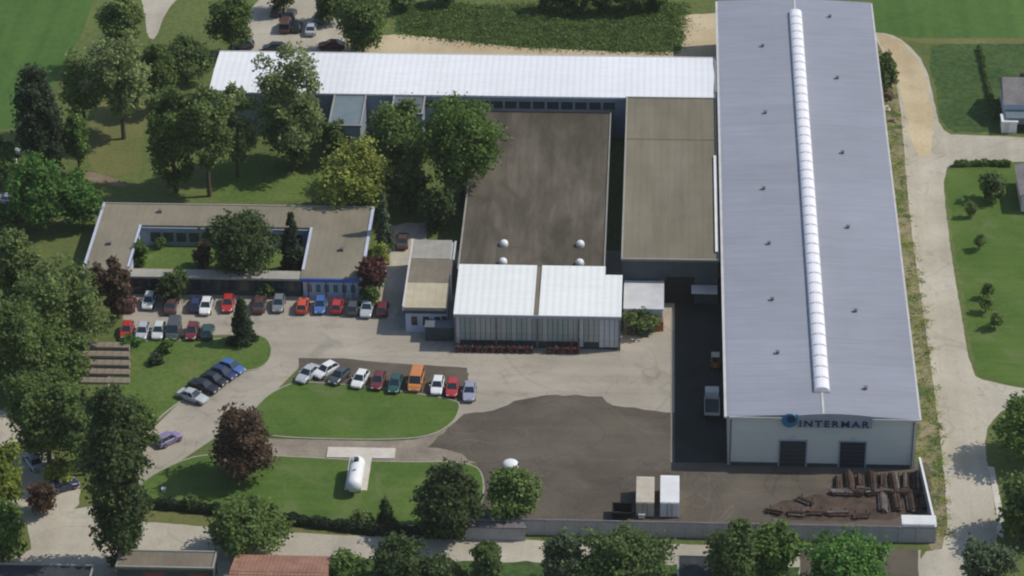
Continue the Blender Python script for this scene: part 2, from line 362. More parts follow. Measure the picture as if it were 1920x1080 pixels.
# southern street
ground('south_street', [(-300, 1062), (0, 1060), (60, 1030), (50, 985), (90, 960), (170, 950), (245, 975), (420, 990), (700, 1000), (880, 1010), (1330, 1022), (1726, 1032), (1726, 1120), (1300, 1130), (700, 1130), (200, 1120), (-300, 1150)], M['road'], .020, 0, .1)
ground('brown_forecourt', [(1500, 1032), (1722, 1030), (1722, 1110), (1500, 1110)], M['asphalt'], .030, 0, .1)
ground('west_forecourt', [(-200, 765), (50, 765), (66, 830), (150, 890), (150, 965), (40, 985), (-200, 985)], M['road'], .024, 1, .15)
ground('front_verge', [(262, 952), (400, 962), (540, 978), (700, 996), (870, 1000), (870, 1012), (560, 1000), (260, 978)], M['dry_grass'], .03, 0, .15)
ground('south_gardens', [(560, 1046), (1500, 1062), (1500, 1200), (560, 1200)], M['dark_grass'], .036, 0, .3)

# ================================================================== BUILDINGS
# ---- long grey hall
HZ, RD = 7.55, .6
hall = thing('long_hall', 'long grey metal-roofed factory hall with skylight ridge and two dark doors in its gable', 'building', (0, 0, 0))
HL = 121.2
mb = MB()
mb.add([(0, 0, 0), (24, 0, 0), (24, HL, 0), (0, HL, 0), (0, 0, HZ), (24, 0, HZ), (24, HL, HZ), (0, HL, HZ), (12, 0, HZ + RD), (12, HL, HZ + RD)],
       [(1, 2, 6, 5), (3, 0, 4, 7), (0, 1, 5, 8, 4), (2, 3, 7, 9, 6), (0, 3, 2, 1)])
mb.build('wall', M['gwall'], hall)
t = .14
for sx, nm in ((0, 'roof'), (1, 'roof')):
    a, b = (-.25, 12) if sx == 0 else (24.25, 12)
    za = HZ + .03 - .02; zb = HZ + RD + .03
    mb = MB(); y0, y1 = -.25, HL + .25
    P = [(a, y0, za), (b, y0, zb), (b, y1, zb), (a, y1, za), (a, y0, za + t), (b, y0, zb + t), (b, y1, zb + t), (a, y1, za + t)]
    Q = [(0, 3, 2, 1), (4, 5, 6, 7), (0, 1, 5, 4), (2, 3, 7, 6), (3, 0, 4, 7), (1, 2, 6, 5)]
    mb.add(P, Q if sx == 0 else [q[::-1] for q in Q]); mb.build(nm, M['hall_roof'], hall)
MB().box(-.62, -.3, HZ - .12, -.26, HL, HZ + .12).build('gutter', M['trim'], hall)
MB().box(24.26, -.3, HZ - .12, 24.5, HL, HZ + .12).build('gutter', M['trim'], hall)
MB().box(.0, -.40, HZ - .16, 7.0, -.26, HZ + .15).build('eave_trim', M['trim'], hall)
MB().box(18.3, -.40, HZ - .16, 24.2, -.26, HZ + .15).build('eave_trim', M['trim'], hall)
zr = HZ + RD + .17
MB().box(11.86, -.2, zr - .05, 12.14, 4.7, zr + .06).build('ridge_cap', M['trim'], hall)
MB().box(11.86, 116.3, zr - .05, 12.14, HL, zr + .06).build('ridge_cap', M['trim'], hall)
# rooflight strip: domed panels on a kerb
MB().box(10.98, 4.8, zr - .22, 13.02, 116.2, zr + .18).build('rooflight_kerb', M['trim'], hall)
mb = MB(); n = 7; L = 2.42
prof = [(-.98, 0), (-.85, .26), (-.55, .44), (-.2, .52), (.2, .52), (.55, .44), (.85, .26), (.98, 0)]
vs = [(x, 0, z) for x, z in prof] + [(x, L, z) for x, z in prof]; k8 = len(prof)
mb.add(vs, [(i, i + 1, k8 + i + 1, k8 + i) for i in range(k8 - 1)] + [tuple(range(k8))[::-1], tuple(range(k8, 2 * k8))])
dm = mb.mesh('rooflight_panel', M['skylight'])
for i in range(42): link('rooflight_panel', dm, hall, (12, 4.95 + i * 2.652, zr + .18))
vm = MB().box(-.3, -.16, 0, .3, .16, .12).mesh('rooflight_vent', M['trim'])
for i in range(1, 42, 1): link('rooflight_vent', vm, hall, (12, 4.95 + i * 2.652 - .115, zr + .60))
# small roof vents
vmesh = MB().box(-.19, -.19, 0, .19, .19, .34).box(-.26, -.26, .34, .26, .26, .40).mesh('roof_vent', M['rustgrey'])
for (px, py) in [(1435, 210), (1432, 352), (1442, 455), (1570, 145), (1580, 285), (1590, 425), (1604, 582), (1458, 660), (1623, 727), (1556, 30), (1430, 85), (1448, 560)]:
    p = at(px, py, HZ + .7); zz = HZ + RD * (1 - abs(p[0] - 12) / 12.2) + .14
    link('roof_vent', vmesh, hall, (p[0], p[1], zz))
# gable doors
def sect_door(x0, x1, mat, hgt=3.95):
    fr = MB(); fr.box(x0 - .18, -.10, 0, x0, 0 - .003, hgt + .18).box(x1, -.10, 0, x1 + .18, -.003, hgt + .18).box(x0, -.10, hgt, x1, -.003, hgt + .18)
    d = fr.build('door', M['signboard'], hall)
    pm = MB().box(x0 + .01, -.06, 0, x1 - .01, -.006, hgt / 6 - .05).mesh('door_panel', mat)
    for i in range(6): link('door_panel', pm, d, (0, 0, .02 + i * hgt / 6))
sect_door(6.65, 10.0, M['door']); sect_door(14.35, 17.6, M['door2'])
for x_ in (.25, 23.6): MB().tube((x_, -.12, .1), (x_, -.12, HZ - .2), .09, n=8).build('downpipe', M['rustgrey'], hall)
MB().box(.4, -.045, .02, 6.45, -.004, .55).build('plinth', M['dwall'], hall); MB().box(10.2, -.045, .02, 14.15, -.004, .55).build('plinth', M['dwall'], hall); MB().box(17.8, -.045, .02, 23.4, -.004, .55).build('plinth', M['dwall'], hall)
for x_ in (8.3, 16.0): MB().box(x_ - .2, -.35, 4.45, x_ + .2, -.004, 4.65).build('wall_lamp', M['trim'], hall)
# raised sign board with lettering
mb = MB(); top = [(8.75 + 9.45 * i / 12, HZ + .35 + .65 * math.sin(math.pi * (i + 3) / 18)) for i in range(13)]
poly = [(8.75, HZ - 1.15)] + top[:0] + [(18.2, HZ - 1.15)] + top[::-1]
nP = len(poly)
mb.add([(x, -.55, z) for x, z in poly] + [(x, -.42, z) for x, z in poly], [tuple(range(nP)), tuple(range(2 * nP - 1, nP - 1, -1))] + [(i, nP + i, nP + (i + 1) % nP, (i + 1) % nP) for i in range(nP)])
sb = mb.build('sign_board', M['signboard'], hall)
def text(name, s, size, mat, parent, loc, rot, ext=.04, width=None):
    cu = bpy.data.curves.new('t', 'FONT'); cu.body = s; cu.size = size; cu.extrude = ext; cu.offset = .02; cu.space_character = 1.25
    tmp = bpy.data.objects.new('t', cu); C.objects.link(tmp); dg = bpy.context.evaluated_depsgraph_get(); dg.update()
    me = bpy.data.meshes.new_from_object(tmp.evaluated_get(dg)); bpy.data.objects.remove(tmp); bpy.data.curves.remove(cu)
    me.name = name; me.materials.clear(); me.materials.append(mat); o = link(name, me, parent)
    xs = [v.co.x for v in me.vertices]
    if width: sc = width / (max(xs) - min(xs)); o.scale = (sc, 1, 1); loc = (loc[0] - min(xs) * sc, loc[1], loc[2])
    o.location = loc; o.rotation_euler = rot; return o
text('lettering', 'INTERMAR', 1.35, M['letter'], sb, (9.0, -.60, HZ - 1.0), (math.pi / 2, 0, 0), .05, 8.9)
lg = MB().tube((7.72, -.62, HZ - .15), (7.72, -.42, HZ - .15), 1.02, n=28).build('logo_disc', M['logo'], hall)
MB().tube((7.92, -.67, HZ + .12), (7.92, -.625, HZ + .12), .55, n=20).build('logo_emblem', M['logodark'], lg)

# ---- generic flat-roofed block
def block(root, x0, y0, x1, y1, z, wall, roof, z0=0, over=.15, th=.22, edge='edge'):
    MB().box(x0, y0, z0, x1, y1, z - th).build('wall', M[wall], root)
    r = MB().box(x0 - over, y0 - over, z - th + .002, x1 + over, y1 + over, z).build('roof', M[roof], root)
    if edge:
        e = MB(); a, b, c, d = x0 - over, y0 - over, x1 + over, y1 + over; q = .22
        e.add([(a, b, z + .002), (c, b, z + .002), (c, d, z + .002), (a, d, z + .002), (a, b, z + .16), (c, b, z + .16), (c, d, z + .16), (a, d, z + .16), (a + q, b + q, z + .002), (c - q, b + q, z + .002), (c - q, d - q, z + .002), (a + q, d - q, z + .002), (a + q, b + q, z + .16), (c - q, b + q, z + .16), (c - q, d - q, z + .16), (a + q, d - q, z + .16)], [f for i in range(4) for j in [(i + 1) % 4] for f in ((i, j, 4 + j, 4 + i), (4 + i, 4 + j, 12 + j, 12 + i), (8 + j, 8 + i, 12 + i, 12 + j), (j, i, 8 + i, 8 + j))])
        e.build('roof_edge', M[edge], r)
    return r
def windows(root, x0, x1, y, z0, z1, n, frac=.8, glass='glass', frame='trim'):
    st = (x1 - x0) / n; w_ = st * frac
    fm = MB().box(0, -.09, 0, w_, -.004, .07).box(0, -.09, z1 - z0 - .07, w_, -.004, z1 - z0).box(0, -.09, .07, .07, -.004, z1 - z0 - .07).box(w_ - .07, -.09, .07, w_, -.004, z1 - z0 - .07).mesh('window', M[frame])
    pm = MB().box(.07, -.05, .07, w_ - .07, -.004, z1 - z0 - .07).mesh('pane', M[glass])
    for i in range(n):
        f = link('window', fm, root, (x0 + i * st + (st - w_) / 2, y, z0)); link('pane', pm, f)
# ---- long white-roofed back building
WZ = 7.0
wb = thing('long_white_building', 'long narrow building with bright white metal roof running behind the site', 'building')
wy0, wy1 = at(600, 175, WZ)[1], at(900, 103, WZ)[1]
wx0 = -78.1
MB().box(wx0, wy0 + .2, 0, -1.0, wy1 - .2, WZ - .3).build('wall', M['bwall'], wb)
mb = MB(); ym = (wy0 + wy1) / 2
mb.add([(wx0 - .3, wy0, WZ - .28), (-.75, wy0, WZ - .28), (-.75, wy1, WZ - .28), (wx0 - .3, wy1, WZ - .28),
        (wx0 - .3, wy0, WZ), (-.75, wy0, WZ), (-.75, wy1, WZ), (wx0 - .3, wy1, WZ), (wx0 - .3, ym, WZ + .35), (-.75, ym, WZ + .35)],
       [(0, 3, 2, 1), (0, 1, 5, 4), (2, 3, 7, 6), (4, 5, 9, 8), (8, 9, 6, 7), (1, 2, 6, 9, 5), (3, 0, 4, 8, 7)])
mb.build('roof', M['white_roof'], wb)
MB().box(wx0 - .3, wy1 + .01, WZ - .1, -.75, wy1 + .25, WZ + .05).build('gutter', M['trim'], wb)
windows(wb, -46, -16, wy0 + .2, WZ - 2.3, WZ - .9, 14, .9, 'glass', 'rustgrey' if 0 else 'bwall')
MB().box(-.9, wy0 + 1.5, 3, -.3, wy1 - 1.5, WZ + .45).build('link_block', M['cbeige'], wb)
# annexes
def annex(px0, px1, py1, z, label, wl, rf):
    x0 = at(px0, 190, z)[0]; x1 = at(px1, 190, z)[0]; y0 = at((px0 + px1) / 2, py1, z)[1]
    a = thing('flat_annex', label, 'building'); block(a, x0, y0, x1, wy0 + .0, z, wl, rf); return a
M['slate_roof'] = two('blue_grey_sheet', (.13, .17, .19), (.17, .21, .225), .3, fine=3, fvar=.1, rough=.5)
M['slate_roof2'] = two('dark_blue_sheet', (.10, .115, .135), (.14, .16, .18), .3, fine=3, fvar=.1, rough=.5)
annex(626, 684, 236, 6.7, 'blue-grey flat annex joining the front of the white-roofed building behind the willow', 'bwall', 'slate_roof')
annex(738, 795, 214, 6.7, 'darker flat annex beside the white-roofed building, half hidden by the big green tree', 'bwall', 'slate_roof2')
# ---- dark brown flat roof building
BZ = 4.4
bx0, bx1 = at(866, 450, BZ)[0], at(1139, 350, BZ)[0]
by0, by1 = at(1000, 500, BZ)[1], wy0 - .02
bb = thing('brown_flat_building', 'broad low building with dark stained brown flat roof and four white roof domes', 'building')
block(bb, bx0, by0 - 1.0, bx1, by1, BZ, 'gwall', 'brown_roof')
for (px, py) in [(945, 455), (943, 489), (1088, 456), (1087, 491)]:
    x, y = G(px, py, BZ + .4); d = MB().tube((x, y, BZ + .002), (x, y, BZ + .35), .62, n=14).build('dome_light', M['trim'], bb)
    MB().dome(x, y, BZ + .352, .6, .5).build('dome', M['white'], d, True)
# ---- tan roof building next to hall
TZ = 7.0
tb = thing('tan_flat_building', 'taller block with a plain tan flat roof squeezed beside the grey hall', 'building')
ty0, ty1 = at(1250, 487, TZ)[1], wy0 - .02
block(tb, -14.3, ty0, -.95, ty1, TZ, 'dwall', 'tan_roof')
MB().box(-14.4, at(1250, 262, TZ)[1], TZ + .003, -.85, at(1250, 262, TZ)[1] + .2, TZ + .07).build('roof_joint', M['midbrown_roof'], tb)
MB().box(-1.35, ty0 + 2, TZ + .162, -1.0, ty0 + 30, TZ + .28).build('pipe', M['white'], tb)
od = MB().box(-8.2, ty0 - .08, 0, -4.2, ty0 - .004, 4.2).build('door', M['black'], tb)
od = MB().box(-13.6, ty0 - .08, 2.6, -9.2, ty0 - .004, 4.2).build('window', M['glass'], tb)
MB().box(-4.6, ty0 - 2.3, 2.9, -1.0, ty0 - .09, 3.05).build('door_canopy', M['trim'], tb)
# ---- small grey shed between canopy and hall
sx0, sx1 = at(1169, 550, 3.6)[0], at(1243, 550, 3.6)[0]; sy0, sy1 = at(1200, 578, 3.6)[1], at(1200, 522, 3.6)[1]
sh = thing('grey_lean_to', 'small pale grey-roofed shed in front of the tan-roofed block', 'shed')
block(sh, sx0 + .2, sy0, sx1, min(sy1, ty0 - .2), 3.6, 'trim', 'shed_white', edge=None)
# ---- white canopy shed
CZ = 5.5
ca = thing('white_canopy_hall', 'white-roofed loading shed with ribbed curtain front facing the yard', 'building')
cx0, cx1 = at(850, 590, CZ)[0], at(1165, 590, CZ)[0]; cy0, cy1 = at(1000, 591, CZ)[1], at(1000, 499, CZ)[1]
xm = at(1008, 550, CZ)[0]; xn = at(1135, 515, CZ)[0]; yn = at(1150, 517, CZ)[1]
MB().box(cx0 + .15, cy0 + .25, .3, cx0 + .3, cy1, CZ - .35).box(cx1 - .3, cy0 + .25, .3, cx1 - .15, yn, CZ - .35).box(cx0 + .3, cy1 - .2, .0, xn, cy1 - .05, CZ - .35).box(xn, yn - .2, 0, cx1 - .3, yn - .05, CZ - .35).build('wall', M['gwall'], ca)
def pitched(poly, zf, name):
    n = len(poly); zz = [zf(x, y) for x, y in poly]
    MB().add([(x, y, z - .28) for (x, y), z in zip(poly, zz)] + [(x, y, z) for (x, y), z in zip(poly, zz)],
             [tuple(range(n - 1, -1, -1)), tuple(range(n, 2 * n))] + [(i, (i + 1) % n, n + (i + 1) % n, n + i) for i in range(n)]).build(name, M['canopy_roof'], ca)
zf = lambda x, y: CZ + (y - cy0) * .012
pitched([(cx0, cy0), (xm - .35, cy0), (xm - .35, cy1), (cx0, cy1)], zf, 'roof_half')
pitched([(xm + .35, cy0), (cx1, cy0), (cx1, yn), (xn, yn), (xn, cy1), (xm + .35, cy1)], zf, 'roof_half')
MB().box(xm - .345, cy0 + .05, CZ - .3, xm + .345, cy1 - .05, CZ - .06).build('valley_gutter', M['midbrown_roof'], ca)
MB().box(cx0, cy0 - .14, CZ - .45, cx1, cy0 - .01, CZ - .02).build('fascia', M['signboard'], ca)
npan = 32; st = (cx1 - cx0 - .3) / npan
cms = [MB().box(0, 0, 0, st - .07, .06, CZ - 1.75 if i < 2 else CZ - .9).mesh('curtain_panel', M[q]) for i, q in enumerate(('curtain', 'curtain2', 'curtain3'))]
for i in range(npan):
    k = 2 if i in (0, 24, 28, 29, 30, 31) else (1 if random.random() < .45 else 0)
    o = link('curtain_panel', cms[k], ca, (cx0 + .15 + i * st, cy0 + .1 + random.uniform(0, .08), 1.3 if k < 2 else .45))
pm = MB().box(-.12, -.05, 0, .12, .2, CZ - .4).mesh('post', M['rustgrey'])
for i in (0, 2, 4, 6, 8): link('post', pm, ca, (cx0 + .2 + i * (cx1 - cx0 - .4) / 8, cy0 - .02, .03))
MB().box(cx0 + .3, cy0 + .35, .03, cx1 - .3, cy0 + .45, 1.25).build('plinth', M['dwall'], ca)
# ---- small three-tone annex left of canopy
az = 4.0
an = thing('narrow_annex', 'narrow annex whose flat roof has grey, brown and beige felt bands and a blue side', 'building')
ax0, ax1 = at(768, 520, az)[0], at(838, 540, az)[0]; ay0, ay1 = at(800, 577, az)[1], at(800, 451, az)[1]
y1_, y2_ = at(800, 530, az)[1], at(800, 486, az)[1]
ax1b = at(846, 470, az)[0]
MB().box(ax0, ay0, 0, ax1 + .3, ay1, az - .22).build('wall', M['owall'], an)
MB().box(ax0 - .16, ay0, az - .22 + .002, ax1 + .3, y1_, az).build('roof', M['beige_roof'], an)
MB().box(ax0 - .16, y1_ + .003, az - .218, ax1 + .3, y2_, az + .05).build('roof', M['midbrown_roof'], an)
MB().box(ax0 - .16, y2_ + .003, az - .218, ax1b, ay1, az + .12).build('roof', M['lightgrey_roof'], an)
MB().box(ax0 - .42, ay0 - .1, az - .5, ax0 - .17, ay1, az + .22).build('roof_edge', M['trim'], an)
MB().box(ax0 - .12, ay0 + .3, .4, ax0 - .004, ay0 + 8.5, az - .8).build('side_panel', M['bluewall'], an)
MB().box(ax1 + .302, y2_, az - .218, ax1 + .55, ay1, az + .02).build('roof_edge', M['trim'], an)
MB().box(ax0 - .16, ay0 - .35, az - .75, ax1 + .3, ay0 - .003, az - .25).build('fascia', M['dwall'], an)
windows(an, ax0 + .4, ax1 - .2, ay0, 1.1, 2.7, 3, .62)
MB().box(ax1 - .4 + .0, ay0 - .07, 0.05, ax1 + .25, ay0 - .004, 2.7).build('door', M['door'], an)
lt = thing('dark_lean_to', 'low dark lean-to between the narrow annex and the ribbed loading shed', 'shed')
x0 = at(792, 640, 2.4)[0]; y0 = at(820, 612, 2.4)[1]
MB().box(x0 + .1, y0, 0, cx0 - .2, ay0 - .4, 2.2).build('wall', M['dwall'], lt); MB().box(x0, y0 - .1, 2.202, cx0 - .15, ay0 - .38, 2.34).build('roof', M['slate_roof2'], lt)

# ---- courtyard office
OZ = 3.3
of = thing('courtyard_office', 'low flat-roofed office wrapped round a planted courtyard', 'building')
ox0, ox1 = at(176, 450, OZ)[0], at(686, 455, OZ)[0]
oy1 = at(450, 386, OZ)[1]; oyl = at(195, 514, OZ)[1]; oyr = at(618, 522, OZ)[1]
cxl = at(254, 462, OZ)[0]; cxr = at(572, 476, OZ)[0]; cyt = at(400, 424, OZ)[1]
fy0, fy1 = at(400, 519, OZ)[1], at(400, 504, OZ)[1]
# wings (roof slabs butt end to end)
def wing(x0, y0, x1, y1, roof='office_roof', z=OZ, wl='owall', ins=.3):
    MB().box(x0 + ins, y0 + ins, 0, x1 - ins, y1 - ins, z - .3).build('wall', M[wl], of)
    return MB().box(x0, y0, z - .298, x1, y1, z).build('roof', M[roof], of)
wing(ox0, oyl, cxl, cyt); wing(cxr, oyr, ox1, cyt, z=OZ + .02)
MB().box(ox0 + .3, cyt - .297, 0, ox1 - .3, oy1 - .3, OZ - .3).build('wall', M['bwall'], of)
MB().box(ox0, cyt + .002, OZ - .298, ox1, oy1, OZ - .01).build('roof', M['office_roof'], of)
fr = MB().box(cxl + .003, fy0, OZ - .45, cxr - .003, fy1, OZ - .15).build('roof', M['lightgrey_roof'], of)
MB().box(cxl + .003, fy0 + .5, 0, cxr - .003, fy1 - .4, OZ - .452).build('wall', M['dwall'], of)
ed = MB()
for (a, b, c, d) in [(ox0 - .35, oyl, ox0 - .003, oy1 + .2), (cxl - .35, fy1 + .02, cxl - .0, cyt - .1), (ox1 + .003, oyr, ox1 + .4, oy1 + .2), (cxr, fy1, cxr + .35, cyt - .1)]:
    MB().box(a, b, OZ - .28, c, d, OZ + .14).build('roof_edge', M['owall'], of)
MB().box(ox0, oy1 + .003, OZ - .28, ox1, oy1 + .25, OZ + .12).build('roof_edge', M['edge'], of)
MB().box(cxr, oyr - .25, OZ - .5, ox1, oyr - .003, OZ - .02).build('fascia', M['bluewall'], of)
windows(of, cxr + .6, ox1 - .4, oyr + .3, .75, 2.25, 6, .72, 'teal', 'white')
for q in (1.0, 3.5, 6.0, 7.3): MB().box(cxr + q, oyr - .02 + .18, .1, cxr + q + .12, oyr + .292, OZ - .31).build('pilaster', M['red'], of)
windows(of, cxl + .5, cxr - .5, fy0 + .5, .8, 2.5, 14, .82, 'glass', 'dwall')
windows(of, ox0 + .8, cxl - .4, oyl + .3, .9, 2.3, 3, .7, 'glass', 'trim')
windows(of, cxl + 1.0, cxr - 1.0, cyt - .297, .7, 2.4, 12, .85, 'glass', 'bwall')
for (px, py) in [(300, 398), (205, 458), (640, 470)]:
    x, y = G(px, py, OZ); MB().box(x - .3, y - .3, OZ + .002, x + .3, y + .3, OZ + .45).build('roof_vent', M['rustgrey'], of)

# ---- precast boundary wall
wl = thing('precast_yard_wall', 'grey precast panel wall along the south edge of the yard', 'wall')
WY = -16.4
n = 26; x0, x1 = -31.5, 25.5; st = (x1 - x0) / n
pmesh = MB().box(0, 0, .03, st - .16, .14, 2.15).mesh('panel', M['wallpanel']); pst = MB().box(-.12, -.06, 0, .12, .22, 2.3).mesh('post', M['wallpanel'])
for i in range(n): link('panel', pmesh, wl, (x0 + i * st + .08, WY, random.uniform(-.02, .03)))
for i in range(n + 1): link('post', pst, wl, (x0 + i * st, WY, 0))
MB().box(x0, WY - .02, 2.31, x1 + .2, WY + .18, 2.38).build('coping', M['mauve'], wl)
ws = thing('side_yard_wall', 'low wall with pale coping closing the east side of the scrap yard', 'wall')
p0 = Vector((25.55, WY + .4)); p1 = Vector((24.55, -.6)); d = p1 - p0; L = d.length; ns = 8
ang = math.atan2(d.y, d.x); sm = MB().box(.05, -.08, .02, L / ns - .05, .08, 2.1).mesh('panel', M['wallpanel'])
for i in range(ns): q = p0 + d * (i / ns); link('panel', sm, ws, (q.x, q.y, 0), ang)
o = MB().box(0, -.14, 2.11, L, .14, 2.2).build('coping', M['white'], ws); o.location = (p0.x, p0.y, 0); o.rotation_euler.z = ang
# mauve lean-to at west end of wall
ms = thing('mauve_lean_to', 'low mauve-grey sheet-roofed lean-to at the west end of the yard wall', 'shed')
a = [G(*p, 2.0) for p in ((872, 988), (905, 962), (972, 966), (985, 990))]
MB().prism([(x, y) for x, y in a], 0, 1.9).build('wall', M['wallpanel'], ms); cxm = sum(p[0] for p in a) / 4; cym = sum(p[1] for p in a) / 4
MB().prism([(cxm + (x - cxm) * 1.06, cym + (y - cym) * 1.06) for x, y in a], 1.902, 2.05).build('roof', M['mauve'], ms)

# ---- tank on T pad
tp = MB(); (xa, ya), (xb, yb) = G(612, 858), G(742, 842)
tp.box(xa, ya - .1, 0, xb, yb, .16); (xc, yc), (xd, yd) = G(643, 920), G(697, 862)
tp.box(xc + .2, yc, 0, xd, ya - .103, .155); struct(tp.build('tank_pad', M['pad']))
tx, ty = G(667, 890, 1.6); ty0_, ty1_ = ty - 2.9, ty + 2.9
tk = thing('gas_tank', 'white horizontal gas tank lying on the pale T-shaped concrete pad', 'tank', (tx, ty, .155))
mb = MB(); rr = 1.02; n = 20; prof = [(-3.3, .02), (-3.22, .45), (-3.0, .8), (-2.7, .98), (-2.4, rr), (0, rr), (2.4, rr), (2.7, .98), (3.0, .8), (3.22, .45), (3.3, .02)]
vs = []; fs = []
for j, (y, r) in enumerate(prof):
    for i in range(n): a = 2 * math.pi * i / n; vs.append((r * math.cos(a), y, 1.55 + r * math.sin(a)))
for j in range(len(prof) - 1):
    for i in range(n): fs.append((j * n + i, (j + 1) * n + i, (j + 1) * n + (i + 1) % n, j * n + (i + 1) % n))
mb.add(vs, fs + [tuple(range(n)), tuple(range(len(vs) - 1, len(vs) - n - 1, -1))]); mb.build('vessel', M['white'], tk, True)
for y in (-1.7, 1.7): MB().box(-.8, y - .18, 0, .8, y + .18, .85).build('saddle', M['trim'], tk)
MB().tube((0, 1.6, 2.5), (0, 1.6, 2.95), .32, n=12).build('valve_cover', M['dwall'], tk)
for y in (-.6,): MB().tube((0, y, 2.5), (0, y, 2.8), .18, n=10).build('manhole', M['trim'], tk)
# ---- white kiosk behind round tree
kx, ky = G(957, 874, 1.0)
kk = thing('white_kiosk', 'small white domed tank hidden behind the round tree at the yard edge', 'tank', (kx, ky, .03))
MB().tube((0, 0, 0), (0, 0, 1.3), 1.05, n=18).build('tank_shell', M['cbeige'], kk, False); MB().dome(0, 0, 1.302, 1.05, .5, 18).build('lid', M['white'], kk, True)

# ---- shipping containers
def container(px, py, L, W, H, mat, label, rz=0, z0=.04):
    x, y = G(px, py, H); t = thing('shipping_container', label, 'container', (x, y, z0), rz)
    body = MB().box(-W / 2, -L / 2, .12, W / 2, L / 2, H); body.build('body', mat, t)
    rf = MB()
    k = int(L / .45)
    for i in range(k): y_ = -L / 2 + .2 + i * (L - .3) / k; rf.box(-W / 2 + .08, y_, H + .002, W / 2 - .08, y_ + .2, H + .03)
    rf.build('roof_corrugation', mat, t)
    for s in (-1, 1):
        MB().box(s * (W / 4) - W / 4 + .08, -L / 2 - .06, .2, s * (W / 4) + W / 4 - .08, -L / 2 - .003, H - .12).build('door', mat, t)
        MB().tube((s * .3, -L / 2 - .1, .25), (s * .3, -L / 2 - .1, H - .15), .035, n=6).build('lock_bar', M['rustgrey'], t)
    for sx in (-1, 1):
        for sy in (-1, 1): MB().box(sx * W / 2 - .1, sy * L / 2 - .1, 0, sx * W / 2 + .1, sy * L / 2 + .1, .118).build('corner_foot', M['rustgrey'], t)
    return t
container(1256, 917, 6.0, 2.4, 2.35, M['white'], 'bright white container standing right of the beige one in the yard')
container(1210, 918, 5.7, 2.3, 2.3, M['cbeige'], 'faded beige container just left of the bright white container')
container(1723, 975, 2.0, 4.3, 2.25, M['white'], 'white flat-topped container tucked in the south-east yard corner')
cbn = thing('black_cabin', 'low black skip casting no light, left of the beige container', 'skip', (G(1167, 962, .5)[0], G(1167, 962, .5)[1], .04))
cbn['label'] = 'low black skip on the asphalt just left of the beige container'
cbn.name = 'open_skip'
sk_ = MB(); sk_.add([(-1.1, -.8, 0), (1.1, -.8, 0), (1.1, .8, 0), (-1.1, .8, 0), (-1.3, -1.0, .8), (1.3, -1.0, .8), (1.3, 1.0, .8), (-1.3, 1.0, .8), (-1.2, -.9, .8), (1.2, -.9, .8), (1.2, .9, .8), (-1.2, .9, .8), (-1.05, -.75, .1), (1.05, -.75, .1), (1.05, .75, .1), (-1.05, .75, .1)],
        [(0, 3, 2, 1), (0, 1, 5, 4), (1, 2, 6, 5), (2, 3, 7, 6), (3, 0, 4, 7), (4, 5, 9, 8), (5, 6, 10, 9), (6, 7, 11, 10), (7, 4, 8, 11), (8, 9, 13, 12), (9, 10, 14, 13), (10, 11, 15, 14), (11, 8, 12, 15), (12, 13, 14, 15)])
hb_ = sk_.build('hull', M['black'], cbn); hb_.scale = (1, 1.15, 1.6)
for s in (-1, 1): MB().tube((s * 1.32, 0, .55), (s * 1.45, 0, .55), .07, n=8).build('lifting_lug', M['black'], cbn)

# ---- stacks of steel in the yard
def steel_stack(px, py, L, rz, mats, rows, label, group, r=.115, z0=.04):
    x, y = G(px, py, .3); t = thing('steel_stack', label, 'steel stack', (x, y, z0), rz, group)
    W = rows[0] * 2 * r
    for s in (-.33, .33): MB().box(-W / 2 - .1, s * L - .08, 0, W / 2 + .1, s * L + .08, .14).build('bearer', M['wood'], t)
    for s in (-.33, .33):
        for q in (-1, 1): MB().box(q * (W / 2 + .12) - .04, s * L - .05, 0.01, q * (W / 2 + .12) + .04, s * L + .05, .3 + len(rows) * r * 1.8).build('stake', M['rustdark'], t)
    for k, n_ in enumerate(rows):
        for i in range(n_):
            o = random.uniform(-.25, .25); xx = (i - (n_ - 1) / 2) * 2 * r
            MB().tube((xx, -L / 2 + o, .14 + r + k * r * 1.75), (xx, L / 2 + o, .14 + r + k * r * 1.75), r * .97, n=6).build('pipe', random.choice(mats), t)
    return t
RM = [M['rust'], M['rustdark'], M['rustgrey'], M['rust']]
RR = [M['rust'], M['rustdark'], M['rustdark'], M['rust']]
pos = ['first', 'second', 'third', 'fourth', 'fifth', 'sixth', 'seventh', 'eighth', 'ninth', 'tenth']
k = 0
for i, px in enumerate(range(1572, 1735, 21)):
    steel_stack(px, 907 + random.uniform(-3, 3), random.uniform(3.6, 4.8), random.uniform(-.06, .06), RR if i < 5 else RM, [5, 4, 2] if i % 2 else [4, 3],
                '%s rusty pipe stack from the left in the row against the hall gable' % pos[i], 'pipe stacks by the gable')
for i, (px, py) in enumerate([(1655, 942), (1680, 940), (1708, 942), (1733, 938)]):
    steel_stack(px, py, 3.8, random.uniform(-.06, .06), RM if i != 1 else RR, [5, 3], '%s rusty pipe stack from the left in the short row behind the white corner container' % pos[i], 'pipe stacks by the corner container')
for i in range(7):
    steel_stack(1578 + i * 22, 923 + random.uniform(-3, 3), 2.6, random.uniform(1.3, 1.8), [M['rustdark'], M['rustdark'], M['rustgrey'], M['rust']], [4, 3], '%s dark crosswise steel bundle from the left, in front of the gable pipe row' % pos[i], 'crosswise steel bundles', .13)
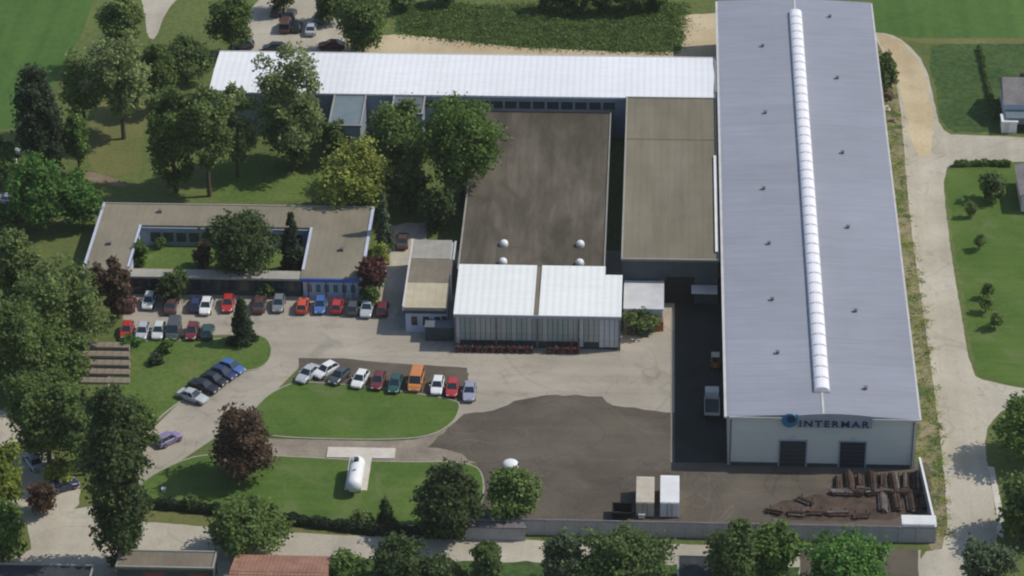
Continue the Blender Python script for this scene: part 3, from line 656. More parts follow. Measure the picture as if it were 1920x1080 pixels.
for i, (px, py, rz) in enumerate([(1452, 958, 1.3), (1492, 962, 1.62), (1530, 960, 1.5), (1572, 962, 1.6), (1615, 966, 1.55), (1508, 938, .9)]):
    steel_stack(px, py, random.uniform(2.0, 2.8), rz + random.uniform(-.2, .2), RM if i % 2 else RR, [5, 2], ['reddish pipe heap at the west end of the row behind the yard wall', 'grey and rust pipe heap second in the row behind the yard wall',
        'pipe heap in the middle of the row behind the yard wall', 'pipe heap just right of the middle behind the yard wall', 'pipe heap nearest the white corner container', 'skewed pipe heap standing alone north of the wall row'][i], 'pipe heaps along the yard wall', .10)
struct(ground('hall_shade_strip', [(1265, 520), (1366, 520), (1366, 868), (1265, 868)], two('shade_dark_ground', (.022, .026, .026), (.034, .038, .038), .2, fine=3, fvar=.15), .040, 0)[0])  # near-black ground colour deepens the hall's cast shadow; shade painted in
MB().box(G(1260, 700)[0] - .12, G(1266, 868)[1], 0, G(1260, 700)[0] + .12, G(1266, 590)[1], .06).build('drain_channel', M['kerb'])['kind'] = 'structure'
struct(ground('debris_ground', [(1440, 945), (1560, 925), (1560, 890), (1745, 890), (1748, 975), (1440, 978)], M['rustdark'] if 0 else two('oily_soil', (.055, .04, .03), (.11, .08, .06), .4, fine=3, fvar=.25), .040, 1, .3)[0])

# ---- red racks along canopy front
def rack(x, y, w, lab, h=1.1):
    t = thing('steel_rack', lab, 'rack', (x, y, .03), 0, 'red racks along the loading shed')
    for sx in (-1, 1):
        for sy in (-1, 1): MB().box(sx * w / 2 - .05, sy * .42 - .05, 0, sx * w / 2 + .05, sy * .42 + .05, h).build('post', M['red'], t)
    for z in (.12, .6):
        MB().box(-w / 2 + .05, -.4, z, w / 2 - .05, .4, z + .05).build('shelf', M['rustdark'], t)
        for i in range(3):
            hh = random.uniform(.15, .4); x_ = -w / 2 + .1 + i * (w - .15) / 3
            MB().box(x_, -.34, z + .052, x_ + (w - .35) / 3, .32, z + .052 + hh).build('load', random.choice([M['rustdark'], M['red'], M['rust'], M['rustgrey']]), t)
    return t
for i in range(11):
    px = 860 + i * 14; x, y = G(px, 652, .5)
    if i < 10: rack(cx0 + .7 + i * 1.08, cy0 - .75, .95, '%s red steel rack from the left end of the loading shed front' % pos[i])
for i in range(4): rack(cx0 + 13.2 + i * 1.15, cy0 - .75, 1.0, ['leftmost red rack of the right-hand group at the shed front', 'second red rack of the right-hand group at the shed front', 'third red rack of the right-hand group at the shed front', 'last tall red rack at the shed front'][i], 1.1 if i < 3 else 2.0)

# ---- yard clutter by the shrub
def crate(px, py, w, d, h, mat, label, name='crate', cat='crate', rz=0):
    x, y = G(px, py, h / 2); t = thing(name, label, cat, (x, y, .03), rz)
    MB().box(-w / 2 + .04, -d / 2 + .04, .12, w / 2 - .04, d / 2 - .04, h - .05).build('body', mat, t)
    for i in range(4): MB().box(-w / 2, -d / 2 - .02, .14 + i * (h - .2) / 4, w / 2, -d / 2 + .035, .14 + (i + .8) * (h - .2) / 4).build('slat', mat, t)
    MB().box(-w / 2, -d / 2, 0, -w / 2 + .12, d / 2, .118).box(w / 2 - .12, -d / 2, 0, w / 2, d / 2, .118).build('skid', M['wood'], t)
    MB().box(-w / 2 - .02, -d / 2 - .03, h - .048, w / 2 + .02, d / 2 + .02, h).build('lid', mat, t); return t
M['orange'] = plain('orange_paint', (.42, .14, .05), .6, .3, .2, 1)
crate(1236, 608, 1.2, 1.3, 1.5, M['orange'], 'orange-brown crate beside the yard shrub near the loading shed')
crate(1221, 604, .7, .9, 1.3, M['white'], 'white upright crate between the yard shrub and the orange crate')
crate(1184, 622, 1.3, .9, .8, M['rust'], 'low rusty crate left of the yard shrub')
crate(1206, 626, 1.4, .8, .6, M['dwall'], 'low black-green crate in front of the yard shrub')
crate(1195, 535, 1.4, 1.0, 4.7, M['white'], 'tall white cabinet standing at the pale grey shed', 'cabinet', 'cabinet')
crate(1203, 967, .8, .6, .7, M['white'], 'tiny white box against the yard wall left of the beige container')
crate(307, 919, .5, .5, .6, M['white'], 'small white marker block near the west end of the south lawn', 'marker_block', 'block')
crate(25, 306, 1.0, 1.0, 1.0, M['white'], 'nearer white bin at the far left beside the dark conifer', 'bin', 'bin')
crate(33, 285, .8, .8, .9, M['white'], 'farther white bin at the far left beside the dark conifer', 'bin', 'bin')

# ---- western stepped terrace of slabs
for i in range(5):
    (x0, yn_), (x1, _q) = G(150, 720 - i * 14), G(243, 720 - i * 14)
    dpt = G(150, 720 - i * 14 - 14)[1] - yn_; y0 = yn_; y1 = yn_ + dpt - .55; hz = .25 + i * .22
    base = struct(MB().box(x0, y0, 0, x1, y1, hz).build('terrace_step', M['gravel']))
    nn = 6; sm_ = MB().box(.03, .03, 0, (x1 - x0) / nn - .03, (y1 - y0) - .06, .06).mesh('paving_slab', M['gravel'])
    for j in range(nn): link('paving_slab', sm_, base, (x0 + j * (x1 - x0) / nn, y0, hz + .002 + random.uniform(0, .015)))
    if i < 4: MB().box(x0, y1 + .003, 0, x1, y1 + .548, hz - .2).build('riser_shade', M['rustdark'], base)  # dark fill between steps, painted in as the shade of the risers

# ---- neighbouring houses
def house(name, label, x0, y0, x1, y1, zw, zr_, wall, roof, axis='x', ov=.4, chim=None, win=True):
    h = thing(name, label, 'house'); MB().box(x0, y0, 0, x1, y1, zw).build('wall', M[wall], h)
    mb = MB(); a, b, c, d = x0 - ov, y0 - ov, x1 + ov, y1 + ov
    if axis == 'x': V = [(a, b, zw + .01), (c, b, zw + .01), (c, d, zw + .01), (a, d, zw + .01), (a + (0 if name != 'hip' else 1), (b + d) / 2, zr_), (c, (b + d) / 2, zr_)]; Fc = [(0, 1, 5, 4), (2, 3, 4, 5), (1, 2, 5), (3, 0, 4), (0, 3, 2, 1)]
    else: V = [(a, b, zw + .01), (c, b, zw + .01), (c, d, zw + .01), (a, d, zw + .01), ((a + c) / 2, b, zr_), ((a + c) / 2, d, zr_)]; Fc = [(0, 4, 5, 3), (1, 2, 5, 4), (0, 1, 4), (2, 3, 5), (0, 3, 2, 1)]
    rf = mb.add(V, Fc).build('roof', M[roof], h)
    if chim: MB().box(chim[0] - .3, chim[1] - .3, zw, chim[0] + .3, chim[1] + .3, zr_ + .5).build('chimney', M['rust'], rf)
    if win: windows(h, x0 + .5, x1 - .5, y0, .9, 2.2, max(2, int((x1 - x0) / 2.4)), .55)
    return h
# row of tile ridges as relief: courses joined per roof slope
def tiles(h, x0, x1, yb, zb, yt, zt, mat, n=12, m=24):
    mb = MB(); ln = math.hypot(yt - yb, zt - zb); 
    for i in range(n):
        t0, t1 = i / n, (i + .97) / n
        for j in range(m):
            xa = x0 + j * (x1 - x0) / m; xb_ = xa + (x1 - x0) / m * .94
            z0_, z1_ = zb + t0 * (zt - zb) + .09, zb + t1 * (zt - zb) + .04; y0_, y1_ = yb + t0 * (yt - yb), yb + t1 * (yt - yb)
            mb.add([(xa, y0_, z0_), (xb_, y0_, z0_), (xb_, y1_, z1_), (xa, y1_, z1_), (xa, y0_, z0_ - .06), (xb_, y0_, z0_ - .06)], [(0, 1, 2, 3), (4, 5, 1, 0)])
    o = mb.build('roof_tiles', mat, h); o['kind'] = 'stuff'
rx0, rx1 = at(436, 1060, 3.6)[0], at(618, 1060, 3.6)[0]; ry1 = at(530, 1030, 3.9)[1]
rh = house('terracotta_house', 'house with a broad terracotta tiled roof at the bottom edge', rx0 + .4, ry1 - 11, rx1 - .4, ry1 - .4, 2.9, 4.6, 'trim', 'tile', 'x')
tiles(rh, rx0, rx1, ry1, 2.93, ry1 - 5.7, 4.62, M['tile'])
tiles(rh, rx0, rx1, ry1 - 11.4, 2.93, ry1 - 5.75, 4.62, M['tile'])
gx0, gx1 = at(222, 1050, 3)[0], at(402, 1050, 3)[0]; gy1, gy0 = at(300, 1034, 3)[1], at(300, 1064, 3)[1]
gb = thing('flat_garage_row', 'flat brown-roofed garage row beside the tall poplar at the bottom left', 'garage')
block(gb, gx0, gy0, gx1, gy1, 3.0, 'dwall', 'midbrown_roof')
for i in range(4): MB().box(gx0 + .5 + i * 2.8, gy0 - .06, .05, gx0 + 2.9 + i * 2.8, gy0 - .004, 2.3).build('garage_door', M['red' if i % 2 else 'door'], gb)
dk = thing('dark_flat_building', 'dark flat-roofed building cut off by the bottom left corner', 'building')
x0, x1 = at(-60, 1070, 3)[0], at(172, 1070, 3)[0]; y1 = at(80, 1060, 3)[1]
block(dk, x0, y1 - 9, x1, y1, 3.0, 'dwall', 'darkroof')
dk = thing('black_roofed_garage', 'black flat-roofed garage between the two middle bottom tree groups', 'garage')
x0, x1 = at(1272, 1060, 2.6)[0], at(1400, 1060, 2.6)[0]; y1 = at(1330, 1044, 2.6)[1]
block(dk, x0, y1 - 6, x1, y1, 2.6, 'dwall', 'darkroof')
# east houses
x0, y1 = at(1880, 190, 3)[0], at(1900, 140, 4)[1]; y0 = at(1900, 220, 2)[1]
eh = house('blue_trimmed_house', 'house with brown roof and blue-grey porch at the upper right edge', x0 + .3, y0 + 1.5, x0 + 14, y1 - .5, 3.6, 6.0, 'owall', 'tile2', 'x', .4, (x0 + 3, (y0 + y1) / 2 + 1))
MB().box(x0 + .2, y0 - 1.2, 2.35, x0 + 8, y0 + 1.4, 2.5).build('porch_roof', M['slate_roof'], eh)
for q in (.4, 4, 7.8): MB().box(x0 + q, y0 - 1.1, 0, x0 + q + .15, y0 - .95, 2.348).build('porch_post', M['owall'], eh)
x0, y0 = G(1878, 250, 0); x1, y1 = G(1903, 236, 0)
gs = thing('white_garden_shed', 'small white garden shed beside the lane in front of the blue-trimmed house', 'shed'); block(gs, x0, y0, x1, y0 + 2.4, 2.1, 'white', 'white', edge=None); MB().box(x0 + .3, y0 - .05, .05, x0 + 1.1, y0 - .004, 1.75).build('door', M['trim'], gs)
x0, y1 = at(1906, 330, 3)[0], at(1910, 308, 3)[1]
house('brown_roofed_house', 'brown-roofed house just entering at the right edge below the side lane', x0 + .4, y1 - 9, x0 + 14, y1 - .4, 2.9, 4.6, 'trim', 'tile2', 'y', .4)

# ================================================================== VEHICLES
def loftcar(name, kind):
    """sedan / hatch / van: x = width, y = forward"""
    t = thing(name, '', 'car')
    Lh, W = {'sedan': (2.2, .86), 'hatch': (1.9, .83), 'van': (2.3, .93)}[kind]
    # body stations: (y, halfwidth, bottom z, belt z)
    st = [(-Lh, W * .82, .38, .72), (-Lh + .12, W * .95, .26, .92 if kind != 'van' else 1.0), (-Lh * .55, W, .22, .98 if kind != 'van' else 1.1), (0, W, .22, .95 if kind != 'van' else 1.1),
          (Lh * .42, W, .22, .92 if kind != 'van' else 1.08), (Lh * .8, W * .95, .24, .80 if kind != 'van' else .98), (Lh - .08, W * .86, .30, .66), (Lh, W * .74, .38, .56)]
    mb = MB(); vs = []; fs = []
    for (y, hw, zb, zt) in st:
        zm = (zb + zt) / 2
        vs += [(-hw * .92, y, zb), (-hw, y, zm), (-hw * .97, y, zt - .06), (-hw * .86, y, zt), (hw * .86, y, zt), (hw * .97, y, zt - .06), (hw, y, zm), (hw * .92, y, zb)]
    for j in range(len(st) - 1):
        for i in range(8): a = j * 8 + i; b = j * 8 + (i + 1) % 8; fs.append((a, b, b + 8, a + 8))
    fs += [tuple(range(7, -1, -1)), tuple(range(len(vs) - 8, len(vs)))]
    mb.add(vs, [f[::-1] for f in fs]); body = mb.build('body', M['paint'], t, False)
    # cabin: belt ring -> roof ring
    if kind == 'sedan': yb0, yb1, yt0, yt1, zt = -Lh * .72, Lh * .42, -Lh * .42, Lh * .08, 1.42
    elif kind == 'hatch': yb0, yb1, yt0, yt1, zt = -Lh * .93, Lh * .45, -Lh * .70, Lh * .08, 1.46
    else: yb0, yb1, yt0, yt1, zt = -Lh * .95, Lh * .62, -Lh * .90, Lh * .30, 1.85
    zb = .94 if kind != 'van' else 1.06; hb, ht = W * .90, W * .68 if kind != 'van' else W * .8
    A = [(-hb, yb0, zb), (hb, yb0, zb), (hb, yb1, zb - .04), (-hb, yb1, zb - .04)]; T = [(-ht, yt0, zt - .03), (ht, yt0, zt - .03), (ht, yt1, zt), (-ht, yt1, zt)]
    MB().add(A + T, [(0, 1, 5, 4), (1, 2, 6, 5), (2, 3, 7, 6), (3, 0, 4, 7)]).build('window_band', M['glass'], t)
    rm = .06
    R2 = [(x * 1.02, y + (rm if y == yt1 else -rm), z + .012) for x, y, z in T]
    R3 = [(x * .86, y * .86 + (yt0 + yt1) / 2 * .14, z + .055) for x, y, z in T]
    MB().add(R2 + R3, [(4, 5, 6, 7), (0, 1, 5, 4), (1, 2, 6, 5), (2, 3, 7, 6), (3, 0, 4, 7), (3, 2, 1, 0)]).build('roof', M['paint'], t)
    # pillars
    for (i, j) in ((0, 4), (1, 5), (2, 6), (3, 7)):
        MB().tube(A[i % 4], T[j - 4], .05, .045, 5).build('pillar', M['paint'], t)
    for sx in (-1, 1):
        MB().tube((sx * hb * 1.0, (yb0 + yb1) / 2, zb), (sx * ht, (yt0 + yt1) / 2, zt - .01), .045, .04, 5).build('pillar', M['paint'], t)
        MB().box(sx * (W + .1) - .08, yb1 - .35, zb - .05, sx * (W + .1) + .08, yb1 - .2, zb + .1).build('mirror', M['paint'], t)
        MB().box(sx * W * .58 - .16, Lh - .07, .52, sx * W * .58 + .16, Lh + .015, .66).build('headlight', M['lamp'], t)
        MB().box(sx * W * .62 - .14, -Lh - .015, .62, sx * W * .62 + .14, -Lh + .06, .78).build('tail_light', M['tail'], t)
        for sy in (-1, 1):
            x = sx * (W - .07); w_ = MB().tube((x - .1, sy * Lh * .62, .32), (x + .1, sy * Lh * .62, .32), .32, n=14).build('wheel', M['black'], t)
            MB().tube((x + sx * .1, sy * Lh * .62, .32), (x + sx * .115, sy * Lh * .62, .32), .19, n=10).build('rim', M['rustgrey'], w_)
    return t
PRO = {k: loftcar('parked_car', k) for k in ('sedan', 'hatch', 'van')}
USED = set()
COL = dict(red=(.42, .035, .03), darkred=(.15, .03, .03), orangered=(.55, .08, .03), orange=(.55, .20, .05), white=(.75, .75, .73), silver=(.42, .44, .46), grey=(.18, .19, .20), darkgrey=(.07, .075, .08),
           black=(.018, .018, .022), navy=(.025, .035, .10), blue=(.06, .14, .36), green=(.025, .085, .075), lavender=(.30, .30, .38), purple=(.24, .19, .33), brown=(.10, .055, .045), pale=(.55, .58, .55), teal=(.10, .22, .24))
def car(px, py, col, kind, label, rz=0, group=None, z0=.03, cat=None):
    x, y = G(px, py, .75)
    p = PRO[kind]; c = COL[col] + (1,)
    if kind not in USED:
        USED.add(kind); o = p; o.location = (x, y, z0); o.rotation_euler.z = rz; o.color = c
        for ch in o.children:
            ch.color = c
            for g in ch.children: g.color = c
        o['label'] = label
    else: o = dup(p, (x, y, z0), rz, label, c)
    if 'group' in o: del o['group']
    if group: o['group'] = group
    if kind == 'van': o['category'] = 'van'
    return o
g1 = 'cars parked along the office front'
PI = math.pi
for (px, py, c, k, l, rz) in [
    (243, 568, 'darkred', 'hatch', 'dark red car at the left end of the row under the office', 0), (279, 563, 'pale', 'hatch', 'pale greenish-grey car second from the left under the office', PI),
    (321, 570, 'brown', 'sedan', 'very dark brown car beside the shrubs in front of the office', 0), (367, 568, 'navy', 'hatch', 'navy car left of the white one in front of the office', 0),
    (386, 573, 'white', 'hatch', 'white car beside the navy one in front of the office', PI),
    (427, 568, 'red', 'hatch', 'red car just left of the small conifer in front of the office', PI), (486, 568, 'brown', 'sedan', 'brownish-red car right of the small conifer under the office', 0),
    (522, 568, 'grey', 'hatch', 'grey hatchback left of the three bright cars at the office end', PI), (567, 571, 'orangered', 'hatch', 'orange-red car at the left of the office end facade', 0),
    (600, 571, 'blue', 'hatch', 'blue car between two red ones at the office end', PI), (632, 571, 'red', 'hatch', 'red car right of the blue one at the office end', 0),
    (662, 574, 'darkgrey', 'hatch', 'dark grey car just right of the red ones at the office end', 0), (688, 576, 'silver', 'sedan', 'silver car under the purple-leaved tree', PI),
    (717, 576, 'darkred', 'hatch', 'dark red car at the right end of the office row by the annex', 0)]:
    car(px, py, c, k, l, rz + random.uniform(-.04, .04), g1)
g2 = 'cars parked on the west lawn edge'
for (px, py, c, k, l, rz) in [
    (238, 618, 'red', 'hatch', 'red car leftmost at the north edge of the west lawn', PI), (267, 620, 'silver', 'hatch', 'silver car beside the leftmost red one at the west lawn', PI),
    (297, 619, 'pale', 'hatch', 'pale car between silver and dark grey cars at the west lawn', PI), (325, 618, 'darkgrey', 'van', 'dark grey people carrier at the west lawn edge', PI),
    (360, 620, 'darkred', 'hatch', 'dark red car at the west lawn left of a dark green one', PI), (389, 619, 'green', 'hatch', 'dark green car nearest the small conifer on the west lawn edge', 0)]:
    car(px, py, c, k, l, rz + random.uniform(-.04, .04), g2)
g3 = 'cars parked at an angle on the driveway'
# driveway direction in the world
dA, dB = Vector(G(345, 745)), Vector(G(440, 690)); dd = dB - dA; perp = math.atan2(dd.y, dd.x)
h3 = R(180 + 62)
for (px, py, c, k, l) in [(361, 741, 'silver', 'sedan', 'silver saloon nearest the camera in the angled driveway row'), (382, 722, 'black', 'sedan', 'black saloon beside the silver one in the angled driveway row'),
    (401, 710, 'black', 'hatch', 'black hatchback in the middle of the angled driveway row'), (418, 698, 'navy', 'hatch', 'navy hatchback second from the top of the angled driveway row'),
    (434, 687, 'blue', 'hatch', 'blue car at the top of the angled driveway row')]:
    car(px, py, c, k, l, h3 + random.uniform(-.03, .03), g3)
g4 = 'cars parked nose-in above the oval lawn'
for (px, py, c, k, l, rz) in [
    (577, 699, 'silver', 'sedan', 'silver saloon at the left end of the lawn parking row', PI - .45), (611, 693, 'white', 'hatch', 'white hatchback turned askew second in the lawn parking row', PI - .7), (636, 704, 'darkgrey', 'hatch', 'dark grey car third from the left in the lawn parking row', PI - .45),
    (675, 710, 'white', 'hatch', 'white car left of the dark red one in the lawn parking row', PI - .25), (709, 713, 'darkred', 'hatch', 'dark red car in the middle of the lawn parking row', PI - .12),
    (741, 719, 'green', 'hatch', 'dark green car left of the orange van in the lawn parking row', PI - .1), (780, 713, 'orange', 'van', 'orange van standing tallest in the lawn parking row', PI - .08),
    (820, 722, 'white', 'hatch', 'white car right of the orange van in the lawn parking row', PI - .05), (848, 726, 'red', 'hatch', 'bright red car second from the right in the lawn parking row', PI - .02),
    (880, 732, 'lavender', 'sedan', 'lavender-grey car at the right end of the lawn parking row', PI)]:
    car(px, py, c, k, l, rz, g4, .05)
car(316, 821, 'purple', 'hatch', 'pale purple hatchback driving alone on the driveway', R(-45))
car(755, 449, 'brown', 'sedan', 'dark brown car alone on the path behind the narrow annex', 0, z0=.045)
g5 = 'dark cars in the far car park'
for (px, py, c, k, l) in [(517, 18, 'black', 'hatch', 'black car farthest back in the far car park'), (545, 24, 'darkgrey', 'hatch', 'dark grey car in the far car park behind the brown one'), (536, 46, 'brown', 'van', 'dark brown van in the far car park'),
    (556, 47, 'black', 'hatch', 'black car right of the brown van in the far car park'), (600, 30, 'darkgrey', 'sedan', 'dark grey saloon shaded by the far car park tree'), (583, 52, 'silver', 'sedan', 'silver saloon in the far car park')]:
    car(px, py, c, k, l, random.uniform(-.05, .05), g5, .02)
car(622, 83, 'darkred', 'sedan', 'dark red saloon parked close behind the white-roofed building', PI / 2, z0=.03)
car(513, 88, 'black', 'hatch', 'black car just behind the white roof at the sparse tree', PI / 2)
car(455, 82, 'darkgrey', 'hatch', 'dark grey car at the corner of the white-roofed building', PI / 2)
car(62, 862, 'silver', 'sedan', 'silver saloon in the shaded forecourt at the lower left', R(30), z0=.03)
car(120, 908, 'navy', 'hatch', 'navy car in the shade left of the tall poplar', R(-60), z0=.03)
car(12, 372, 'lavender', 'sedan', 'lavender saloon at the far left edge below the bins', R(80), z0=.0)

def forklift(px, py, label, col, rz):
    x, y = G(px, py, .8); t = thing('forklift', label, 'forklift', (x, y, .04), rz)
    MB().box(-.6, -1.1, .35, .6, .5, 1.0).box(-.55, -1.2, .4, .55, -1.1, 1.25).build('chassis', col, t)
    MB().box(-.55, -.8, 2.05, .55, .5, 2.15).build('overhead_guard', M['cbeige'], t)
    for sx in (-1, 1):
        for y_ in (-.75, .45): MB().box(sx * .5 - .04, y_ - .04, 1.0, sx * .5 + .04, y_ + .04, 2.05).build('post', M['black'], t)
        MB().box(sx * .35 - .05, .62, .1, sx * .35 + .05, .75, 2.3).build('mast_rail', M['rustdark'], t); MB().box(sx * .3 - .07, .76, .1, sx * .3 + .07, 1.8, .15).build('fork', M['rustdark'], t)
        for sy in (-.8, .35): MB().tube((sx * .62 - .12, sy, .3), (sx * .62 + .12, sy, .3), .3, n=12).build('wheel', M['black'], t)
    MB().box(-.28, -.5, 1.0, .28, -.05, 1.2).box(-.28, -.6, 1.2, .28, -.5, 1.6).build('seat', M['black'], t)
forklift(1341, 682, 'tan and orange forklift in the shadow beside the grey hall', M['orange'], PI)
def lorry(px, py, label):
    x, y = G(px, py, 1.2); t = thing('small_lorry', label, 'lorry', (x, y, .04))
    MB().box(-.9, 1.2, .5, .9, 2.7, 2.0).build('cab', M['pale'] if 'pale' in M else M['trim'], t); MB().add([(-.8, 2.72, 1.3), (.8, 2.72, 1.3), (.75, 2.72, 1.9), (-.75, 2.72, 1.9)], [(3, 2, 1, 0)]).build('windscreen', M['glass'], t)
    MB().box(-1, -2.8, .85, 1, 1.1, .98).build('load_bed', M['dwall'], t)
    for a in ((-1, -2.8, .981, -.94, 1.1, 1.35), (.94, -2.8, .981, 1, 1.1, 1.35), (-.94, -2.8, .981, .94, -2.74, 1.35)): MB().box(*a).build('side_board', M['trim'], t)
    MB().box(-.4, -2.7, .45, .4, 1.2, .845).build('chassis', M['black'], t)
    for sx in (-1, 1):
        for y_ in (-1.8, 1.9): MB().tube((sx * .85 - .13, y_, .42), (sx * .85 + .13, y_, .42), .42, n=14).build('wheel', M['black'], t)
lorry(1335, 755, 'pale flatbed lorry parked in the shadow along the grey hall')

# ================================================================== VEGETATION
def leafmesh(name, P, N, size):
    """quads at P with approximate normals N"""
    n = len(P); r = RNG.normal(size=(n, 3)); nn = N + r * .75; nn /= np.linalg.norm(nn, axis=1)[:, None]
    u = np.cross(nn, RNG.normal(size=(n, 3))); u /= np.linalg.norm(u, axis=1)[:, None] + 1e-9; v = np.cross(nn, u)
    s = size * RNG.uniform(.6, 1.35, (n, 1)); a = RNG.uniform(.6, 1.0, (n, 1))
    co_ = np.stack([P - u * s, P - v * s * a, P + u * s * 1.1, P + v * s * a], 1).reshape(-1, 3).astype('f')
    me = bpy.data.meshes.new(name); me.vertices.add(4 * n); me.vertices.foreach_set('co', co_.ravel()); me.loops.add(4 * n)
    me.loops.foreach_set('vertex_index', np.arange(4 * n, dtype='i')); me.polygons.add(n)
    me.polygons.foreach_set('loop_start', np.arange(0, 4 * n, 4, dtype='i')); me.polygons.foreach_set('loop_total', np.full(n, 4, 'i'))
    me.update(calc_edges=True); me.materials.append(M['leaf']); return me
def crownpts(kind, r, rz, n, dens=1.0):
    """clusters on a lumpy envelope, leaves on the clusters"""
    k = {'round': 95, 'sparse': 75, 'poplar': 150, 'conifer': 110, 'willow': 100, 'shrub': 26}[kind]
    d = RNG.normal(size=(k, 3)); d /= np.linalg.norm(d, axis=1)[:, None]
    lob = 1 + .16 * np.sin(d[:, 0] * 3 + RNG.uniform(0, 6)) * np.cos(d[:, 1] * 3.7 + RNG.uniform(0, 6)) + .1 * np.sin(d[:, 2] * 5 + RNG.uniform(0, 6))
    rad = RNG.uniform(.40, .93, k) * lob
    if kind == 'conifer' or kind == 'poplar':
        t = RNG.uniform(0, 1, k); a = RNG.uniform(0, 2 * math.pi, k)
        pr = (1 - t) ** .85 * .95 + .05 if kind == 'conifer' else np.sin(np.clip(t, .02, .98) * math.pi * .93 + .16) ** .55
        q = pr * RNG.uniform(.45, .92, k) * (1 + RNG.normal(size=k) * .12)
        c = np.stack([q * np.cos(a) * r, q * np.sin(a) * r, (t * 2 - 1) * rz * .95], 1); cr = (.34 if kind == 'poplar' else .27) * r * RNG.uniform(.7, 1.2, k) * (.55 + .5 * pr)
    else:
        c = d * rad[:, None] * np.array([r, r, rz]); cr = {'round': .27, 'sparse': .22, 'willow': .24, 'shrub': .42}[kind] * min(r, rz * 1.2) * RNG.uniform(.65, 1.3, k)
        if kind == 'sparse':
            c[:, :2] *= 1.05
    idx = RNG.choice(k, n, p=(cr ** 2) / (cr ** 2).sum()); e = RNG.normal(size=(n, 3)); e /= np.linalg.norm(e, axis=1)[:, None]
    e[:, 2] = np.where(e[:, 2] < -.3, -e[:, 2] * .7, e[:, 2])
    rr_ = cr[idx] * RNG.uniform(.35, 1.0, n) ** .5
    P = c[idx] + e * rr_[:, None] * np.array([1, 1, .8])
    m_ = RNG.random(n) < (.80 if kind == 'sparse' else .5)
    g_ = RNG.normal(size=(n, 3)); g_ /= np.linalg.norm(g_, axis=1)[:, None]; cc = c[idx] / np.array([r, r, rz]); g_ *= (cr[idx] * RNG.uniform(.6, 1.5, n))[:, None]
    P[m_] = (c[idx] + g_)[m_]
    if kind == 'willow': P[:, 2] -= RNG.uniform(0, 1, n) ** 2 * rz * .7 * (np.hypot(P[:, 0], P[:, 1]) / r)
    if kind == 'conifer': P[:, 2] -= .12 * np.hypot(P[:, 0], P[:, 1])
    Nn = e + c[idx] / np.array([r, r, rz]) * .6 + np.array([0, 0, .75])
    return P, Nn
TC = dict(dark=(0.117, 0.169, 0.052), mid=(0.143, 0.206, 0.056), bright=(0.126, 0.206, 0.045), lush=(0.117, 0.237, 0.050), olive=(0.175, 0.237, 0.073), grey=(0.240, 0.296, 0.113), yellow=(0.339, 0.384, 0.084), purple=(0.138, 0.090, 0.056),
          darkpurple=(0.117, 0.047, 0.043), conifer=(0.058, 0.085, 0.041), blue=(0.117, 0.158, 0.081), lime=(0.222, 0.277, 0.049), deep=(0.080, 0.118, 0.039))
def tree(x0, x1, y0, y1, kind, col, label, clear=1.2, name='tree', cat='tree', leaf=.24, dens=1.0, group=None, z0=0):
    """crown fills x0..x1, y0..y1 of the photograph; the tree stands on the ground below it"""
    cx, cy = (x0 + x1) / 2, (y0 + y1) / 2; s = ppm(cx, cy, 4)
    th = math.asin(min(.99, CAM[2] / (F / s))) if 0 else R(PITCH)
    for _ in range(3):
        r = (x1 - x0) / 2 / s; hh = (y1 - y0) / 2 / s
        rz = math.sqrt(max((.35 * r) ** 2, (hh ** 2 - (r * math.sin(th)) ** 2))) / math.cos(th) if hh > r * math.sin(th) * 1.05 else r * .55
        zc = clear + rz; s = ppm(cx, cy, zc)
    X, Y = G(cx, cy, zc)
    k = (1 + random.uniform(-.12, .12)); c = tuple(v * k for v in TC[col]) + (1,)
    t = thing(name, label, cat, (X, Y, z0), 0, group)
    n = int(min(16000, max(300, 40 * 4 * math.pi * (r * r + 2 * r * rz) / 3 * dens * (.27 / leaf) ** 1.2)))
    if kind == 'sparse': n = int(n * .66)
    P, N = crownpts(kind, r * 1.0, rz * 1.0, n); P[:, 2] += zc; P[:, 2] = np.maximum(P[:, 2], .15)
    cr = link('crown' if cat != 'shrub' else 'foliage', leafmesh('crown', P, N, leaf), t); cr.color = c
    tr = MB(); R0 = max(.06, .045 * r + .012 * rz); top = zc + (rz * .55 if kind in ('conifer', 'poplar') else rz * .2)
    bx = random.uniform(-.2, .2); by = random.uniform(-.2, .2)
    tr.tube((0, 0, -.1), (bx, by, clear + rz * .3), R0 * 1.25, R0, 9); tr.tube((bx, by, clear + rz * .3 - .02), (bx * 1.5, by, top), R0, R0 * .3, 8)
    for i in range(9 if r > 2 else 4):
        a = i * 2.4 + random.random(); z_ = clear + rz * random.uniform(.25, .9); L_ = r * random.uniform(.5, .8)
        if kind in ('conifer', 'poplar'): L_ *= .5
        m_ = (bx + L_ * .5 * math.cos(a), by + L_ * .5 * math.sin(a), z_ + L_ * .35); tr.tube((bx, by, z_), m_, R0 * .55, R0 * .35, 6)
        tr.tube(m_, (bx + L_ * math.cos(a + .2), by + L_ * math.sin(a + .2), z_ + L_ * .8), R0 * .35, R0 * .1, 6)
    tr.build('trunk' if cat != 'shrub' else 'stem', M['bark'], t)
    return t
T = tree
